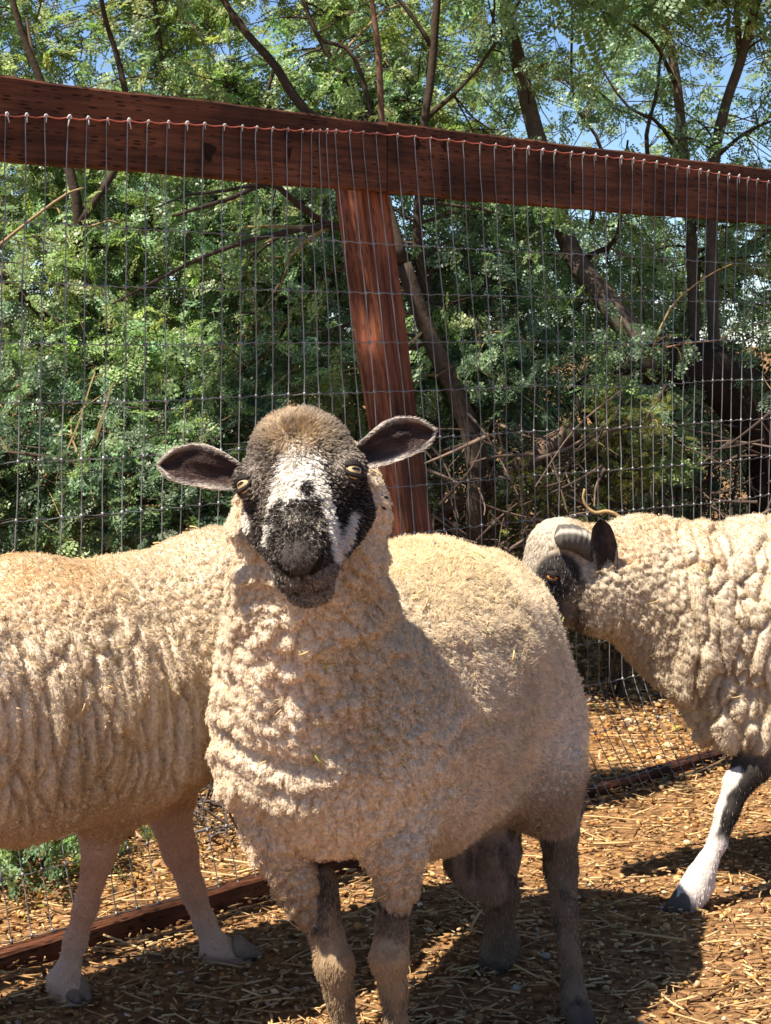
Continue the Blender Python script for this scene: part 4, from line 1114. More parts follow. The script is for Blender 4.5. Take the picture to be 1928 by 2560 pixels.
# ================================================================== the horned sheep that walks in from the right
def build_horned_sheep():
    K = lambda px, py, Y, rpx: (k(px, py, Y), rpx * Y / F_PX)
    C = (0.63, 0.52, 0.38)
    pr = []
    pr += chain([K(1500, 1425, 3.20, 118), K(1590, 1440, 3.22, 158), K(1730, 1520, 3.25, 214), K(1950, 1575, 3.30, 282), K(2200, 1560, 3.40, 290), K(2560, 1560, 3.62, 280)], 0.05, col=C)
    pr += chain([K(1760, 1640, 3.22, 140), K(1880, 1740, 3.24, 138), K(2150, 1740, 3.36, 200), K(2500, 1720, 3.58, 190)], 0.05, col=C)
    # tufts of belly wool that hang at the chest
    pr += [ell(k(1700, 1700, 3.17), (0.05, 0.05, 0.045), None, 0.03, col=C), ell(k(1845, 1770, 3.14), (0.045, 0.045, 0.05), None, 0.03, col=C), ell(k(1870, 1835, 3.14), (0.045, 0.04, 0.04), None, 0.03, col=C)]
    fh = dict(wool=0.0, col=(0.02, 0.016, 0.015), gr=0.04)
    pr += chain([K(1920, 1800, 3.19, 84), K(1905, 1880, 3.18, 62)], 0.03, col=C)
    pr += chain([K(1905, 1860, 3.18, 60), K(1880, 1915, 3.165, 46), K(1848, 1955, 3.15, 36), K(1818, 2030, 3.135, 28), K(1794, 2105, 3.125, 22), K(1768, 2155, 3.115, 25), K(1752, 2190, 3.11, 33), K(1735, 2225, 3.105, 38), K(1720, 2250, 3.10, 34)], 0.012, **fh)
    pr += [cone(k(1776, 2205, 3.11), k(1774, 2218, 3.11), 0.009, 0.010, 0.008, **fh)]
    for px, Y, pf in ((2080, 3.42, 2240), (2520, 3.52, 2160), (2600, 3.72, 2120)):
        b = k(px, 1860, Y); f_ = np.array([b[0], b[1], 0])
        pr += chain([(b + [0, 0, 0.06], 0.095), (b, 0.05)], 0.03, col=C)
        pr += chain([(b, 0.045), (f_ + [0.02, 0, 0.19], 0.026), (f_ + [0, 0, 0.06], 0.018), (f_ + [-0.01, 0, 0.02], 0.021)], 0.012, **fh)
    # head
    hw = dict(wool=0.35, col=(0.58, 0.47, 0.35))
    hd = dict(wool=0.0, col=(0.022, 0.018, 0.018), gr=0.05)
    pr += [cone(*[q[0] for q in (K(1420, 1395, 3.20, 0), K(1470, 1480, 3.20, 0))], 0.071, 0.072, 0.04, wool=0.6, col=C),
           cone(k(1480, 1470, 3.19), k(1535, 1505, 3.20), 0.070, 0.078, 0.04, col=C),
           cone(k(1440, 1500, 3.19), k(1475, 1530, 3.18), 0.042, 0.050, 0.03, col=C),
           ell(k(1390, 1375, 3.19), (0.056, 0.058, 0.062), None, 0.03, **hw),
           cone(k(1385, 1440, 3.19), k(1320, 1600, 3.17), 0.055, 0.036, 0.03, **hd),
           ell(k(1392, 1440, 3.142), (0.034, 0.018, 0.038), None, 0.015, **hd)]
    ec = k(1383, 1441, 3.128)
    eg = np.array([-0.25, -0.95, -0.05])
    pr.append(ell(ec + eg * 0.011, (0.0125, 0.0125, 0.0125), None, 0.006, cut=True))
    xs = ax_mix(0.20, 1.62, 0.0066, [(0.20, 0.85, 0.0042)]); ys = ax_mix(2.98, 3.92, 0.0066, [(3.0, 3.30, 0.0044)]); zs = ax_mix(-0.01, 0.80, 0.0043, [])
    def lockf(P):
        a = locks(P, np.eye(3), np.array([140.0, 140.0, 110.0]), 0.35, 301)
        return a
    def bulk(P):
        cord = puff(P, np.eye(3), [30.0, 18.0, 7.0], 0.28, 331); bead = puff(P, np.eye(3), [72.0, 72.0, 62.0], 0.35, 341)
        m = sstep(P[:, 0] + 0.03 * vnoise(P * 8, 5), 0.50, 0.58)
        return m * (0.024 * cord + 0.0060 * bead) + (1 - m) * (0.0090 * bead + 0.002 * cord) - 0.014
    def paint(V, A):
        wool = A[:, 0].copy(); col = A[:, 1:4].copy(); pal = A[:, 4].copy(); n = len(V)
        px, py = to_px(V)
        px = px + 8 * vnoise(V * 60, 33); py = py + 8 * vnoise(V * 60, 34)
        alt = np.tile(np.array([0.5, 0.42, 0.34]), (n, 1)); L = np.full(n, 0.0032)
        e = V - ec
        hd_ = (V[:, 0] < 0.47) & (V[:, 1] < 3.32)
        patch = hd_ * (1 - sstep(np.sqrt(((e[:, 0] - 0.010) / 0.042) ** 2 + ((e[:, 2] - 0.003) / 0.042) ** 2), 0.85, 1.15))
        face = hd_ * (1 - sstep((V[:, 0] - 0.322) - 0.30 * (V[:, 2] - 0.60), -0.006, 0.010)) * (1 - sstep(V[:, 2], 0.60, 0.63))
        dk = np.maximum(patch, face)
        fore = hd_ * (1 - sstep(V[:, 0], 0.295, 0.335)) * sstep(V[:, 2], 0.60, 0.63) * (1 - patch)
        wool = np.where(dk > 0.5, 0, np.where(fore > 0.5, 0.2, wool)); col = lerp(col, (0.022, 0.018, 0.018), dk); pal = np.where(dk > 0.5, 0.05, pal)
        col = lerp(col, (0.50, 0.42, 0.33), fore)
        speck = hd_ * (np.exp(-((px - 1448) / 24) ** 2) * (py > 1450) * (py < 1600)); col = lerp(col, (0.09, 0.055, 0.04), 0.8 * speck)
        # white front of the knee, white below
        leg = (wool < 0.5) & (V[:, 2] < 0.30) & (V[:, 0] < 0.78)
        lo = 1 - sstep(py - 0.25 * (px - 1790), 2070, 2100) if False else sstep(py - 0.35 * (px - 1790), 2075, 2105)
        edge = np.interp(py, [1900, 1940, 2000, 2060, 2110], [1850, 1850, 1812, 1795, 1782])
        fr = (1 - sstep(px, edge - 4, edge + 6)) * sstep(py, 1912, 1925)
        wh = leg * np.maximum(lo, fr)
        col = lerp(col, (0.72, 0.64, 0.58), wh); pal = np.where(wh > 0.5, 0.0, pal)
        bk = (wool > 0.5) & (V[:, 2] > 0.64); col = np.where(bk[:, None], lerp(col, (0.62, 0.42, 0.24), 0.5 * sstep(vnoise(V * 16, 35), 0.1, 0.5) * (V[:, 0] < 0.62)), col)
        return dict(col=col, alt=alt, palt=np.clip(pal, 0, 1), wool=wool, length=L, dens=np.where(hd_, 1.6, 1.0))
    def comb(P, n_): return np.array([0.05, 0, -0.15]) + 0.35 * vnoise3(P * 30, 76)
    def hcomb(P, n_): return np.array([-0.2, 0, -1.0]) + 0.2 * vnoise3(P * 60, 77)
    cfg = dict(locks=lockf, bulk=bulk, lean=lambda P: np.array([0, 0, -0.25]), paint=paint, n_wool=220000, n_hair=45000,
               len=lambda P: 0.0038 + 0 * P[:, 0], clump=lambda P: 0.6 + 0 * P[:, 0], comb=comb, hcomb=hcomb, crimp=0.5)
    origin = np.array([0.95, 3.35, 0.0])
    body = animal('sheep', 'horned sheep with a black eye patch and one raised black and white foreleg', pr, (xs, ys, zs), origin, cfg)
    eyeball(body, ec + np.array([0, 0.002, 0]), 0.0120, eg, (0.25, 0, 1), (0.75, 0.28, 0.05), 0.75)
    gz_ = np.array([-0.6, 0.8, 0]); eyeball(body, k(1360, 1441, 3.235), 0.0115, gz_, (0, 0, 1), (0.75, 0.28, 0.05), 0.75)
    fr = np.array([-0.4, -1, 0.0])
    ear(body, origin, k(1522, 1436, 3.120), k(1500, 1296, 3.095), (-1, 0, 0), 0.014, 0.0235, fr, (0.030, 0.024, 0.022), (0.05, 0.04, 0.036), (0.085, 0.07, 0.06), rnd=0.13)
    ear(body, origin, k(1500, 1400, 3.28), k(1470, 1335, 3.36), (-1, 0, 0), 0.010, 0.022, (-1, 0, 0), (0.018, 0.014, 0.014), (0.03, 0.024, 0.022), (0.03, 0.024, 0.022), rnd=0.13)
    # short ridged horns
    for Yo, flip in ((0.0, 1), (0.13, -1)):
        mid = [k(1486, 1392, 3.150 + Yo), k(1462, 1360, 3.130 + Yo), k(1428, 1343, 3.118 + Yo * 1.05), k(1386, 1344, 3.115 + Yo * 1.1)]
        pts = spline(mid, 40)
        t = np.linspace(0, 1, 40)
        rad = (0.0185 + 0.0050 * np.sin(np.pi * t * 0.75)) * (1 + 0.03 * np.sin(t * 66) + 0.012 * np.sin(t * 23)) * np.sqrt(np.clip((1 - t) / 0.10, 0.02, 1))
        V, Q = tube(pts, rad, 20)
        Np = (len(V) - 2) // 20
        colr = np.tile(np.array([0.115, 0.103, 0.088]), (len(V), 1))
        ang = np.arange(20); ring = np.tile(ang, Np)
        tt = np.repeat(t, 20)
        colr[:len(ring)] *= (1 + 0.10 * np.sin(tt * 66))[:, None]
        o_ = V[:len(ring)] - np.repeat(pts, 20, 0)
        pale_stripe = (o_[:, 2] > 0.35 * np.linalg.norm(o_, axis=1)) & (o_[:, 2] < 0.72 * np.linalg.norm(o_, axis=1)) & (o_[:, 1] < 0)
        colr[:len(ring)][pale_stripe] = (0.55, 0.50, 0.41)  # the horn's own pale stripe along its upper side
        make_mesh('horn', V, Q, M_HORN, body, colr, True, origin)
    P = k(1703, 2262, 3.095)
    hoof(body, (P[0] + 0.0, P[1], max(P[2] - 0.012, 0.004)), (-0.92, -0.38), math.radians(-14), 1.08, (0.085, 0.07, 0.055))
    for px, Y in ((2080, 3.42), (2520, 3.52), (2600, 3.72)):
        b = k(px, 1860, Y); hoof(body, (b[0] - 0.012, b[1], 0), (-1, -0.2))
    return body
horned_sheep = build_horned_sheep()

# hay that clings to the wool, and two flies on the neck
def hay_bits():
    mb = MB(); g = np.random.default_rng(99)
    for (V, Nn, w), n in zip(HIDE, (300, 190, 130)):
        vis = np.where((w > 0.6) & (((CAMP - V) * Nn).sum(1) > 0))[0]
        # more of it lies on top than hangs on the sides
        pr_ = np.clip(Nn[vis, 2] + 0.35, 0.12, 1); pr_ /= pr_.sum()
        for i in g.choice(vis, n, p=pr_):
            d = g.normal(size=3); d -= Nn[i] * d.dot(Nn[i]) * 0.8; d /= np.linalg.norm(d)
            L = g.uniform(0.006, 0.026); p = V[i] + Nn[i] * 0.006
            q = np.stack([p - d * L / 2, p + Nn[i] * 0.0015, p + d * L / 2])
            c = (0.30, 0.36, 0.08) if g.random() < 0.08 else (0.68, 0.50, 0.24)
            mb.tube(q, g.uniform(0.0005, 0.0011), 4, np.array(c) * g.uniform(0.75, 1.15))
    o = mb.build('clinging_hay', M_STRAW); tag(o, 'stray bits of straw caught in the fleeces', 'straw', kind='stuff')
hay_bits()
def fly(px, py, label):
    V, Nn, w = HIDE[0]
    x, y = to_px(V); m = np.argsort(np.hypot(x - px, y - py) + 1e3 * (((CAMP - V) * Nn).sum(1) < 0) + 1e3 * (w < 0.5))[:30]
    i = m[np.argmin(V[m, 1])]; P = V[i] + Nn[i] * 0.005 + np.array([0, -0.004, 0])
    mb = MB()
    t = np.linspace(0, 1, 9)
    mb.tube(np.array([[-0.004 + 0.008 * a, 0, 0] for a in t]), 0.0003 + 0.0017 * np.sin(np.pi * t) ** 0.6, 8, (0.02, 0.018, 0.02))
    b = mb.build('fly', M_EYE, None, True, None); b.location = tuple(P); b.rotation_euler = (0.2, 0.5, 0.6)
    tag(b, label, 'fly', 'flies on the neck')
    for s_ in (-1, 1):
        Vw = np.array([[0, 0, 0.001], [-0.003, s_ * 0.0022, 0.0012], [-0.0062, s_ * 0.0026, 0.0006], [-0.0055, s_ * 0.0006, 0.001],
                       [0, 0, 0.0012], [-0.003, s_ * 0.0022, 0.0014], [-0.0062, s_ * 0.0026, 0.0008], [-0.0055, s_ * 0.0006, 0.0012]])
        o = make_mesh('wing', Vw, np.array([[0, 1, 2, 3], [7, 6, 5, 4], [0, 4, 5, 1], [1, 5, 6, 2], [2, 6, 7, 3], [3, 7, 4, 0]]), M_STRAW, None, np.tile(np.array([0.25, 0.24, 0.24]), (8, 1)), False)
        o.parent = b
fly(962, 1258, 'small dark fly on the woolly neck beneath the ear, the lower of two')
fly(964, 1234, 'small dark fly on the woolly neck just under the ear, the upper of two')

# ------------------------------------------------------------------ mesquite trees behind the fence
rt = np.random.default_rng(77)
def leaf_template(seed, npairs=11, pinna=0.075, leaflet=0.0152):
    """a bipinnate leaf: a short stalk and two pinnae with many small leaflets; lies in xy, y along the stalk"""
    g = np.random.default_rng(seed)
    V = []; n = 0
    for sgn in (-1, 1):
        a0 = sgn * g.uniform(0.25, 0.5)
        p = np.array([0, 0.012, 0.0]); d = a0
        for i in range(npairs):
            d += -sgn * g.uniform(0.0, 0.06)
            dv = np.array([math.sin(d), math.cos(d), -0.05 * i / npairs])
            p = p + dv * pinna / npairs
            sz = leaflet * (0.65 + 0.35 * math.sin(math.pi * min(1, (i + 1.2) / npairs)))
            for s2 in (-1, 1):
                ang = d + s2 * g.uniform(0.95, 1.25)
                e = np.array([math.sin(ang), math.cos(ang), g.normal(0, 0.25)]); e /= np.linalg.norm(e)
                w = np.cross(e, [g.normal(0, 0.35), g.normal(0, 0.35), 1.0]); w /= np.linalg.norm(w)
                w *= sz * 0.29
                q = p + np.array([g.normal(0, 0.0006), g.normal(0, 0.0006), g.normal(0, 0.001)])
                V += [q, q + e * sz * 0.5 + w, q + e * sz, q + e * sz * 0.5 - w]
    return np.array(V)
LEAVES = [leaf_template(s_, n_, p_) for s_, n_, p_ in ((1, 10, 0.080), (2, 8, 0.066), (3, 11, 0.09), (4, 7, 0.055))]
def rand_rot(n, droop=0.5):
    """random frames; the leaf axis leans outward and down"""
    y = rt.normal(size=(n, 3)); y[:, 2] = y[:, 2] * 0.7 - droop; y /= np.linalg.norm(y, axis=1)[:, None]
    z = rt.normal(size=(n, 3)) * 0.6 + np.array([-0.5, -0.6, 0.8]); z -= y * (z * y).sum(1)[:, None]; z /= np.linalg.norm(z, axis=1)[:, None]
    x = np.cross(y, z)
    return np.stack([x, y, z], 1)
class Foliage:
    def __init__(self): self.V, self.C = [], []
    def leaves(self, pos, sc, col, droop=0.5):
        pos = np.asarray(pos); n = len(pos)
        kind = rt.integers(0, len(LEAVES), n)
        for q, T in enumerate(LEAVES):
            m = kind == q
            if not m.any(): continue
            R = rand_rot(m.sum(), droop)
            X = np.einsum('vi,nij->nvj', T, R) * sc[m][:, None, None] + pos[m][:, None]
            self.V.append(X.reshape(-1, 3))
            c = col[m][:, None] * np.exp(rt.normal(0, 0.16, (m.sum(), len(T) // 4, 1)))
            self.C.append(np.repeat(c.reshape(-1, 3), 4, 0))
    def build(self, name, parent, mat=None):
        V = np.concatenate(self.V); C = np.concatenate(self.C)
        return make_mesh(name, V, np.arange(len(V)).reshape(-1, 4), mat or M_LEAF, parent, C, False)
BARK = (0.060, 0.043, 0.032)
class Tree:
    def __init__(self): self.mb = MB(); self.tw = MB(); self.fo = Foliage(); self.nodes = []; self.nr = []
    def limb(self, pts, r0, r1, col=BARK, n=None, wob=0.012, host=True):
        P = np.asarray(pts, float)
        n = n or max(8, int(np.linalg.norm(np.diff(P, axis=0), axis=1).sum() / 0.05))
        Q = spline(P, n); t = np.linspace(0, 1, n)
        Q = Q + wob * vnoise3(Q * 5 + 3, 51) * np.sin(np.pi * t)[:, None]
        if r0 < 0.03: r0, r1 = r0 * 0.78, r1 * 0.7
        R = (r0 + (r1 - r0) * t) * (1 + 0.10 * vnoise(Q * 14, 52))
        self.mb.tube(Q, R, 10 if r0 > 0.012 else 6, np.asarray(col) * (0.85 + 0.3 * rt.random()))
        if host: self.nodes += list(Q[n // 5:]); self.nr += list(R[n // 5:])
    def twig(self, a, b, r, sag=0.04):
        a, b = np.asarray(a), np.asarray(b); L = np.linalg.norm(b - a)
        m = (a + b) / 2 + rt.normal(0, 0.12, 3) * L + np.array([0, 0, sag])
        n = max(5, int(L / 0.05)); Q = spline([a, m, b], n)
        Q += 0.010 * vnoise3(Q * 14, 53) * np.sin(np.pi * np.linspace(0, 1, n))[:, None]
        pale = rt.random() < 0.25
        self.tw.tube(Q, np.linspace(r, 0.0012, n), 4, np.array((0.24, 0.17, 0.085) if pale else (0.07, 0.05, 0.037)) * rt.uniform(0.7, 1.2))
        return Q
    def cluster(self, c, rad, nl, tone, sc=1.0):
        """a spray: side twigs from the nearest limb, leaves along them"""
        c = np.asarray(c)
        if self.nodes:
            Nd = np.array(self.nodes); d = np.linalg.norm(Nd - c, axis=1); i = int(np.argmin(d))
            st = Nd[i]; far_ = d[i] > 0.45
            if far_: st = c + (Nd[i] - c) / d[i] * rt.uniform(0.2, 0.4) + rt.normal(0, 0.08, 3)
            Q = self.twig(st, c, min(0.007, self.nr[i] * 0.6 + 0.001) * (0.6 + 0.5 * min(1, d[i])) * (0.6 if far_ else 1))
            tail = Q[len(Q) // 2:]
        else: tail = c[None]
        pts = []
        for j in range(3):
            e = c + rt.normal(0, 1, 3) * rad * np.array([1, 0.8, 0.75])
            q = self.twig(tail[rt.integers(0, len(tail))], e, 0.0022, 0.01)
            pts.append(q[rt.integers(0, len(q), nl // 3)] + rt.normal(0, 0.018, (nl // 3, 3)))
        P = np.concatenate(pts)
        n = len(P)
        base = np.array(tone)
        col = base * np.exp(rt.normal(0, 0.20, (n, 1))) * (1 + rt.normal(0, 0.06, (n, 3)))
        self.fo.leaves(P, sc * rt.uniform(0.7, 1.15, n), np.clip(col, 0.004, 1))
    def finish(self, name, label, cat, group=None, origin=(0, 0, 0), crown='crown'):
        root = empty(name, origin)
        tag(root, label, cat, group)
        if self.mb.V: self.mb.build('trunk', M_BARK, root)
        if self.fo.V:                                   # the crown: leaves and the twigs that carry them
            self.fo.V.append(np.concatenate(self.tw.V)); self.fo.C.append(np.concatenate(self.tw.C))
            nl = sum(len(v) for v in self.fo.V[:-1])
            V = np.concatenate(self.fo.V); C = np.concatenate(self.fo.C)
            Q = np.concatenate([np.arange(nl).reshape(-1, 4), np.concatenate(self.tw.F) + nl])
            o = make_mesh(crown, V, Q, M_LEAF, root, C, False)
            o.data.materials.append(M_BARK)
            o.data.polygons.foreach_set('material_index', (np.arange(len(Q)) >= nl // 4).astype(np.int32))
        return root
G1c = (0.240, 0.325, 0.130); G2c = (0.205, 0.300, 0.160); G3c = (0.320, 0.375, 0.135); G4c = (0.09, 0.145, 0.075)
def behind(P, d=0.22): return (P - FB).dot(NV) < -d
def fill(tree, box, Y, n, rad, nl, tones, keep=None, sc=1.0):
    """clusters at random in a slab of the world seen behind the fence"""
    (x0, y0, x1, y1) = box; done = 0; tries = 0
    while done < n and tries < n * 20:
        tries += 1
        px, py = rt.uniform(x0, x1), rt.uniform(y0, y1)
        P = k(px, py, rt.uniform(*Y) if not callable(Y) else Y(px, py) + rt.exponential(0.22))
        if not behind(P) or P[2] < 0.05: continue
        if keep is not None and rt.random() > keep(px, py, P): continue
        tree.cluster(P, rad * rt.uniform(0.7, 1.3), nl, tones[rt.integers(0, len(tones))], sc); done += 1
def pl(pts, Y):
    Yl = np.broadcast_to(np.asarray(Y, float), (len(pts),)) if np.ndim(Y) == 0 else np.asarray(Y, float)
    return [k(p[0], p[1], y) for p, y in zip(pts, Yl)]

def slope(px, py):
    return np.interp(py, [-400, 0, 700, 1300], [6.05, 5.5, 4.95, 4.45]) + np.interp(px, [700, 1200], [0, 0.25])
# --- the leaning mesquite whose stems show beside the post
A = Tree()
gA = k(1200, 1500, 4.9); gA[2] = -0.05
A.limb([gA] + pl([(1192, 1260), (1180, 1130), (1140, 1000), (1068, 820), (1008, 660)], 4.85), 0.030, 0.022)
A.limb(pl([(1008, 660), (930, 590), (827, 563), (740, 500), (671, 453), (560, 500), (430, 540)], [4.85, 4.75, 4.7, 4.6, 4.5, 4.4, 4.35]), 0.016, 0.006)
A.limb(pl([(1008, 660), (960, 500), (880, 380), (758, 268), (690, 160), (610, 80), (555, 0), (470, -160), (380, -380)], [4.85, 4.9, 5.0, 5.0, 5.0, 5.0, 5.0, 5.0, 5.0]), 0.024, 0.010)
A.limb(pl([(1185, 1180), (1178, 980), (1120, 850), (1066, 745), (1040, 600), (1052, 430), (1062, 300), (1082, 120), (1095, -20), (1130, -250)], 5.1), 0.024, 0.014)
A.limb(pl([(960, 640), (948, 470), (946, 300), (938, 120), (932, -20), (925, -300)], 4.6), 0.013, 0.009, (0.15, 0.085, 0.055))
A.limb(pl([(960, 500), (932, 290), (880, 130), (800, 90), (740, -60)], 5.2), 0.011, 0.006)
A.limb(pl([(940, 430), (903, 290), (850, 180), (793, 87), (745, -40), (700, -200)], 5.4), 0.013, 0.008)
A.limb(pl([(690, 160), (640, 300), (560, 180), (480, 60)], 5.3), 0.008, 0.004)
A.limb(pl([(671, 453), (560, 470), (480, 480), (390, 520)], 4.45), 0.007, 0.003)
A.limb(pl([(827, 563), (620, 600), (420, 690), (280, 760)], [4.7, 4.5, 4.4, 4.3]), 0.010, 0.004)
A.limb(pl([(1062, 300), (1160, 200), (1250, 80), (1330, -60)], 5.2), 0.010, 0.005)
A.limb(pl([(1082, 120), (1020, 20), (940, -80), (800, -200)], 5.1), 0.010, 0.005)
fill(A, (480, -420, 1230, 520), slope, 185, 0.13, 26, [G1c, G2c, G3c])
fill(A, (560, 450, 1330, 1000), slope, 130, 0.12, 26, [G1c, G2c, G2c, G4c], lambda px, py, P: 0.9 if px < 850 else (0.25 if px < 1080 else 0.7))
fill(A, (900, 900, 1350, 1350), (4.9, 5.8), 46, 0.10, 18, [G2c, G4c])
for i in range(24):                                  # unseen leaf clusters added above the view to dapple the ground beyond the wire
    A.cluster(np.array([rt.uniform(-1.1, -0.2), rt.uniform(3.75, 5.1), rt.uniform(2.1, 2.7)]), 0.14, 24, G2c, 1.5)
A.finish('mesquite_tree', 'slender dark stemmed mesquite leaning out from behind the fence post', 'tree', 'mesquite trees beyond the fence', (float(gA[0]), float(gA[1]), 0.0))

# --- the dense bright tree on the left
B = Tree()
gB = k(60, 1500, 5.2); gB[2] = -0.05
B.limb([gB] + pl([(40, 1250), (70, 1000), (120, 800), (200, 560), (150, 330), (101, 188), (46, 60), (0, -120)], [5.2, 5.2, 5.1, 5.0, 5.0, 5.0, 5.0, 5.0, 5.0]), 0.029, 0.011)
B.limb(pl([(70, 1000), (180, 850), (330, 720), (380, 560), (420, 330), (400, 100), (360, -150)], 5.4), 0.020, 0.008)
B.limb(pl([(60, 1150), (250, 1010), (430, 960), (640, 820), (720, 640)], 5.2), 0.020, 0.006)
B.limb(pl([(120, 800), (10, 690), (-150, 560), (-350, 400)], 5.0), 0.018, 0.008)
B.limb(pl([(200, 560), (320, 360), (300, 180), (250, 20), (240, -200)], 4.9), 0.014, 0.007)
B.limb(pl([(-40, 640), (60, 560), (160, 490), (210, 470)], 4.2), 0.006, 0.003, (0.30, 0.22, 0.12))
B.limb(pl([(330, 1300), (300, 1220), (180, 1150), (20, 1130)], 4.5), 0.012, 0.006)
fill(B, (-420, -420, 560, 420), slope, 225, 0.13, 26, [G1c, G3c, G3c, G2c])
fill(B, (-420, 380, 860, 950), slope, 225, 0.125, 26, [G1c, G1c, G3c, G2c], lambda px, py, P: 0.2 if px < 90 and py > 560 else 1)
fill(B, (-420, 900, 720, 1400), slope, 170, 0.12, 24, [G1c, G2c, G4c, G4c], lambda px, py, P: 0.15 if px < 90 and py < 1120 else 0.9)
B.finish('mesquite_tree', 'dense bright green mesquite filling the left half behind the fence', 'tree', 'mesquite trees beyond the fence', (float(gB[0]), float(gB[1]), 0.0))

# --- the big old tree on the right: arching trunk, two upright stems
Cc = Tree()
gC = k(1990, 1500, 5.45); gC[2] = -0.05
SHADE_BARK = (0.028, 0.021, 0.017)  # bark darkened in colour to stand in for deep shade on the arch
Cc.limb([gC] + pl([(1960, 1180), (1900, 1040), (1800, 940), (1680, 900), (1560, 930), (1450, 1010)], [5.4, 5.35, 5.3, 5.25, 5.2, 5.2]), 0.125, 0.055, SHADE_BARK)
Cc.limb(pl([(1700, 920), (1600, 850), (1520, 750), (1444, 650), (1400, 540), (1345, 340), (1308, 190), (1260, 20), (1200, -200)], [5.3, 5.35, 5.4, 5.45, 5.5, 5.5, 5.5, 5.5, 5.5]), 0.044, 0.018, (0.10, 0.075, 0.058))
Cc.limb(pl([(1735, 930), (1734, 720), (1730, 560), (1712, 400), (1690, 210), (1660, 70), (1625, -60), (1600, -300)], 5.6), 0.026, 0.018, (0.10, 0.08, 0.062))
Cc.limb(pl([(1790, 940), (1780, 700), (1785, 520), (1795, 390), (1815, 260), (1850, 150), (1885, 30), (1930, -150), (1990, -400)], 5.4), 0.026, 0.017, (0.10, 0.08, 0.062))
Cc.limb(pl([(1850, 150), (1842, 60), (1830, -40), (1790, -200)], 5.45), 0.014, 0.009, (0.11, 0.085, 0.065))
Cc.limb(pl([(1622, 410), (1615, 320), (1640, 220), (1655, 100)], 5.7), 0.010, 0.006)
Cc.limb(pl([(1712, 400), (1640, 300), (1560, 260), (1480, 130)], 5.7), 0.010, 0.004)
Cc.limb(pl([(1480, 560), (1500, 380), (1440, 250), (1430, 60)], 5.8), 0.010, 0.005)
Cc.limb(pl([(1444, 650), (1540, 600), (1560, 470), (1570, 350)], 5.6), 0.012, 0.005)
Cc.limb(pl([(1690, 210), (1640, 120), (1560, 60), (1480, 20)], 5.5), 0.010, 0.005)
Cc.limb(pl([(1795, 390), (1880, 320), (1960, 290)], 5.4), 0.009, 0.004)
Cc.limb(pl([(1630, 880), (1680, 760), (1745, 700), (1830, 660)], 5.0), 0.005, 0.002, (0.26, 0.18, 0.08))
Cc.limb(pl([(1560, 910), (1690, 870), (1800, 850)], 5.0), 0.005, 0.002, (0.2, 0.12, 0.08))
def sparse(px, py, P):
    gap = math.exp(-((px - 1480) / 95) ** 2 - ((py - 130) / 170) ** 2) + math.exp(-((px - 1610) / 90) ** 2 - ((py - 190) / 110) ** 2)
    return max(0.06, 1 - gap)
fill(Cc, (1180, -420, 2400, 560), (5.0, 6.6), 135, 0.12, 20, [G2c, G2c, G1c, G3c], sparse)
fill(Cc, (1180, 480, 2350, 830), (5.4, 6.6), 85, 0.12, 20, [G2c, G2c, G1c], lambda px, py, P: 0.9)
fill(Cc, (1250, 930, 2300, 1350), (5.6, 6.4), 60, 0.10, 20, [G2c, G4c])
# unseen canopy added above the view to shade what lies beneath
for i in range(200):
    P = np.array([rt.uniform(-0.2, 3.8), rt.uniform(5.0, 9.5), rt.uniform(2.1, 3.6)])
    Cc.cluster(P, 0.20, 18, G2c, 1.6)
fill(Cc, (1480, 800, 2300, 1000), (4.95, 5.2), 9, 0.10, 20, [G2c, G4c])
for i in range(45):  # unseen clusters added overhead to cast shade on the arching trunk
    Cc.cluster(np.array([rt.uniform(0.1, 1.5), rt.uniform(4.6, 5.5), rt.uniform(2.05, 2.6)]), 0.16, 24, G2c, 1.6)
Cc.finish('mesquite_tree', 'big old mesquite with a thick dark arching trunk and two upright stems', 'tree', 'mesquite trees beyond the fence', (float(gC[0]), float(gC[1]), 0.0))

# --- trees farther back that close the view
def back_tree(px, Y, h, spread, ncl, tones, label, keep=1.0):
    T = Tree()
    g0 = k(px, 1200, Y); g0[2] = -0.05
    top = g0 + np.array([0.2, 0, h * 0.8])
    T.limb([g0, g0 + [0.05, 0, h * 0.25], g0 + [-0.06, 0, h * 0.55], top], 0.09, 0.02)
    for i in range(7):
        a = rt.uniform(0, 6.28); z0 = rt.uniform(0.2, 0.7) * h
        b = g0 + [0, 0, z0]; e = b + [math.cos(a) * spread * 0.8, math.sin(a) * 0.9, rt.uniform(0.2, 0.9)]
        T.limb([b, (b + e) / 2 + [0, 0, 0.15], e], 0.03, 0.008)
    for i in range(ncl):
        P = g0 + np.array([rt.normal(0, spread * 0.55), rt.normal(0, 0.55), h * rt.uniform(0.05, 1.0)])
        P[2] = max(P[2], 0.1)
        T.cluster(P, 0.20, 20, tones[rt.integers(0, len(tones))], 1.5)
    return T.finish('mesquite_tree', label, 'tree', 'mesquite trees beyond the fence', (float(g0[0]), float(g0[1]), 0.0))
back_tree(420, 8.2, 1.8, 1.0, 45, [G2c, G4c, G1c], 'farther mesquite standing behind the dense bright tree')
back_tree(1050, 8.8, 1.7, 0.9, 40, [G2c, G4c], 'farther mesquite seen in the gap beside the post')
back_tree(1700, 8.6, 1.7, 1.1, 90, [G4c, G4c, G2c], 'farther mesquite in shade behind the arching trunk')

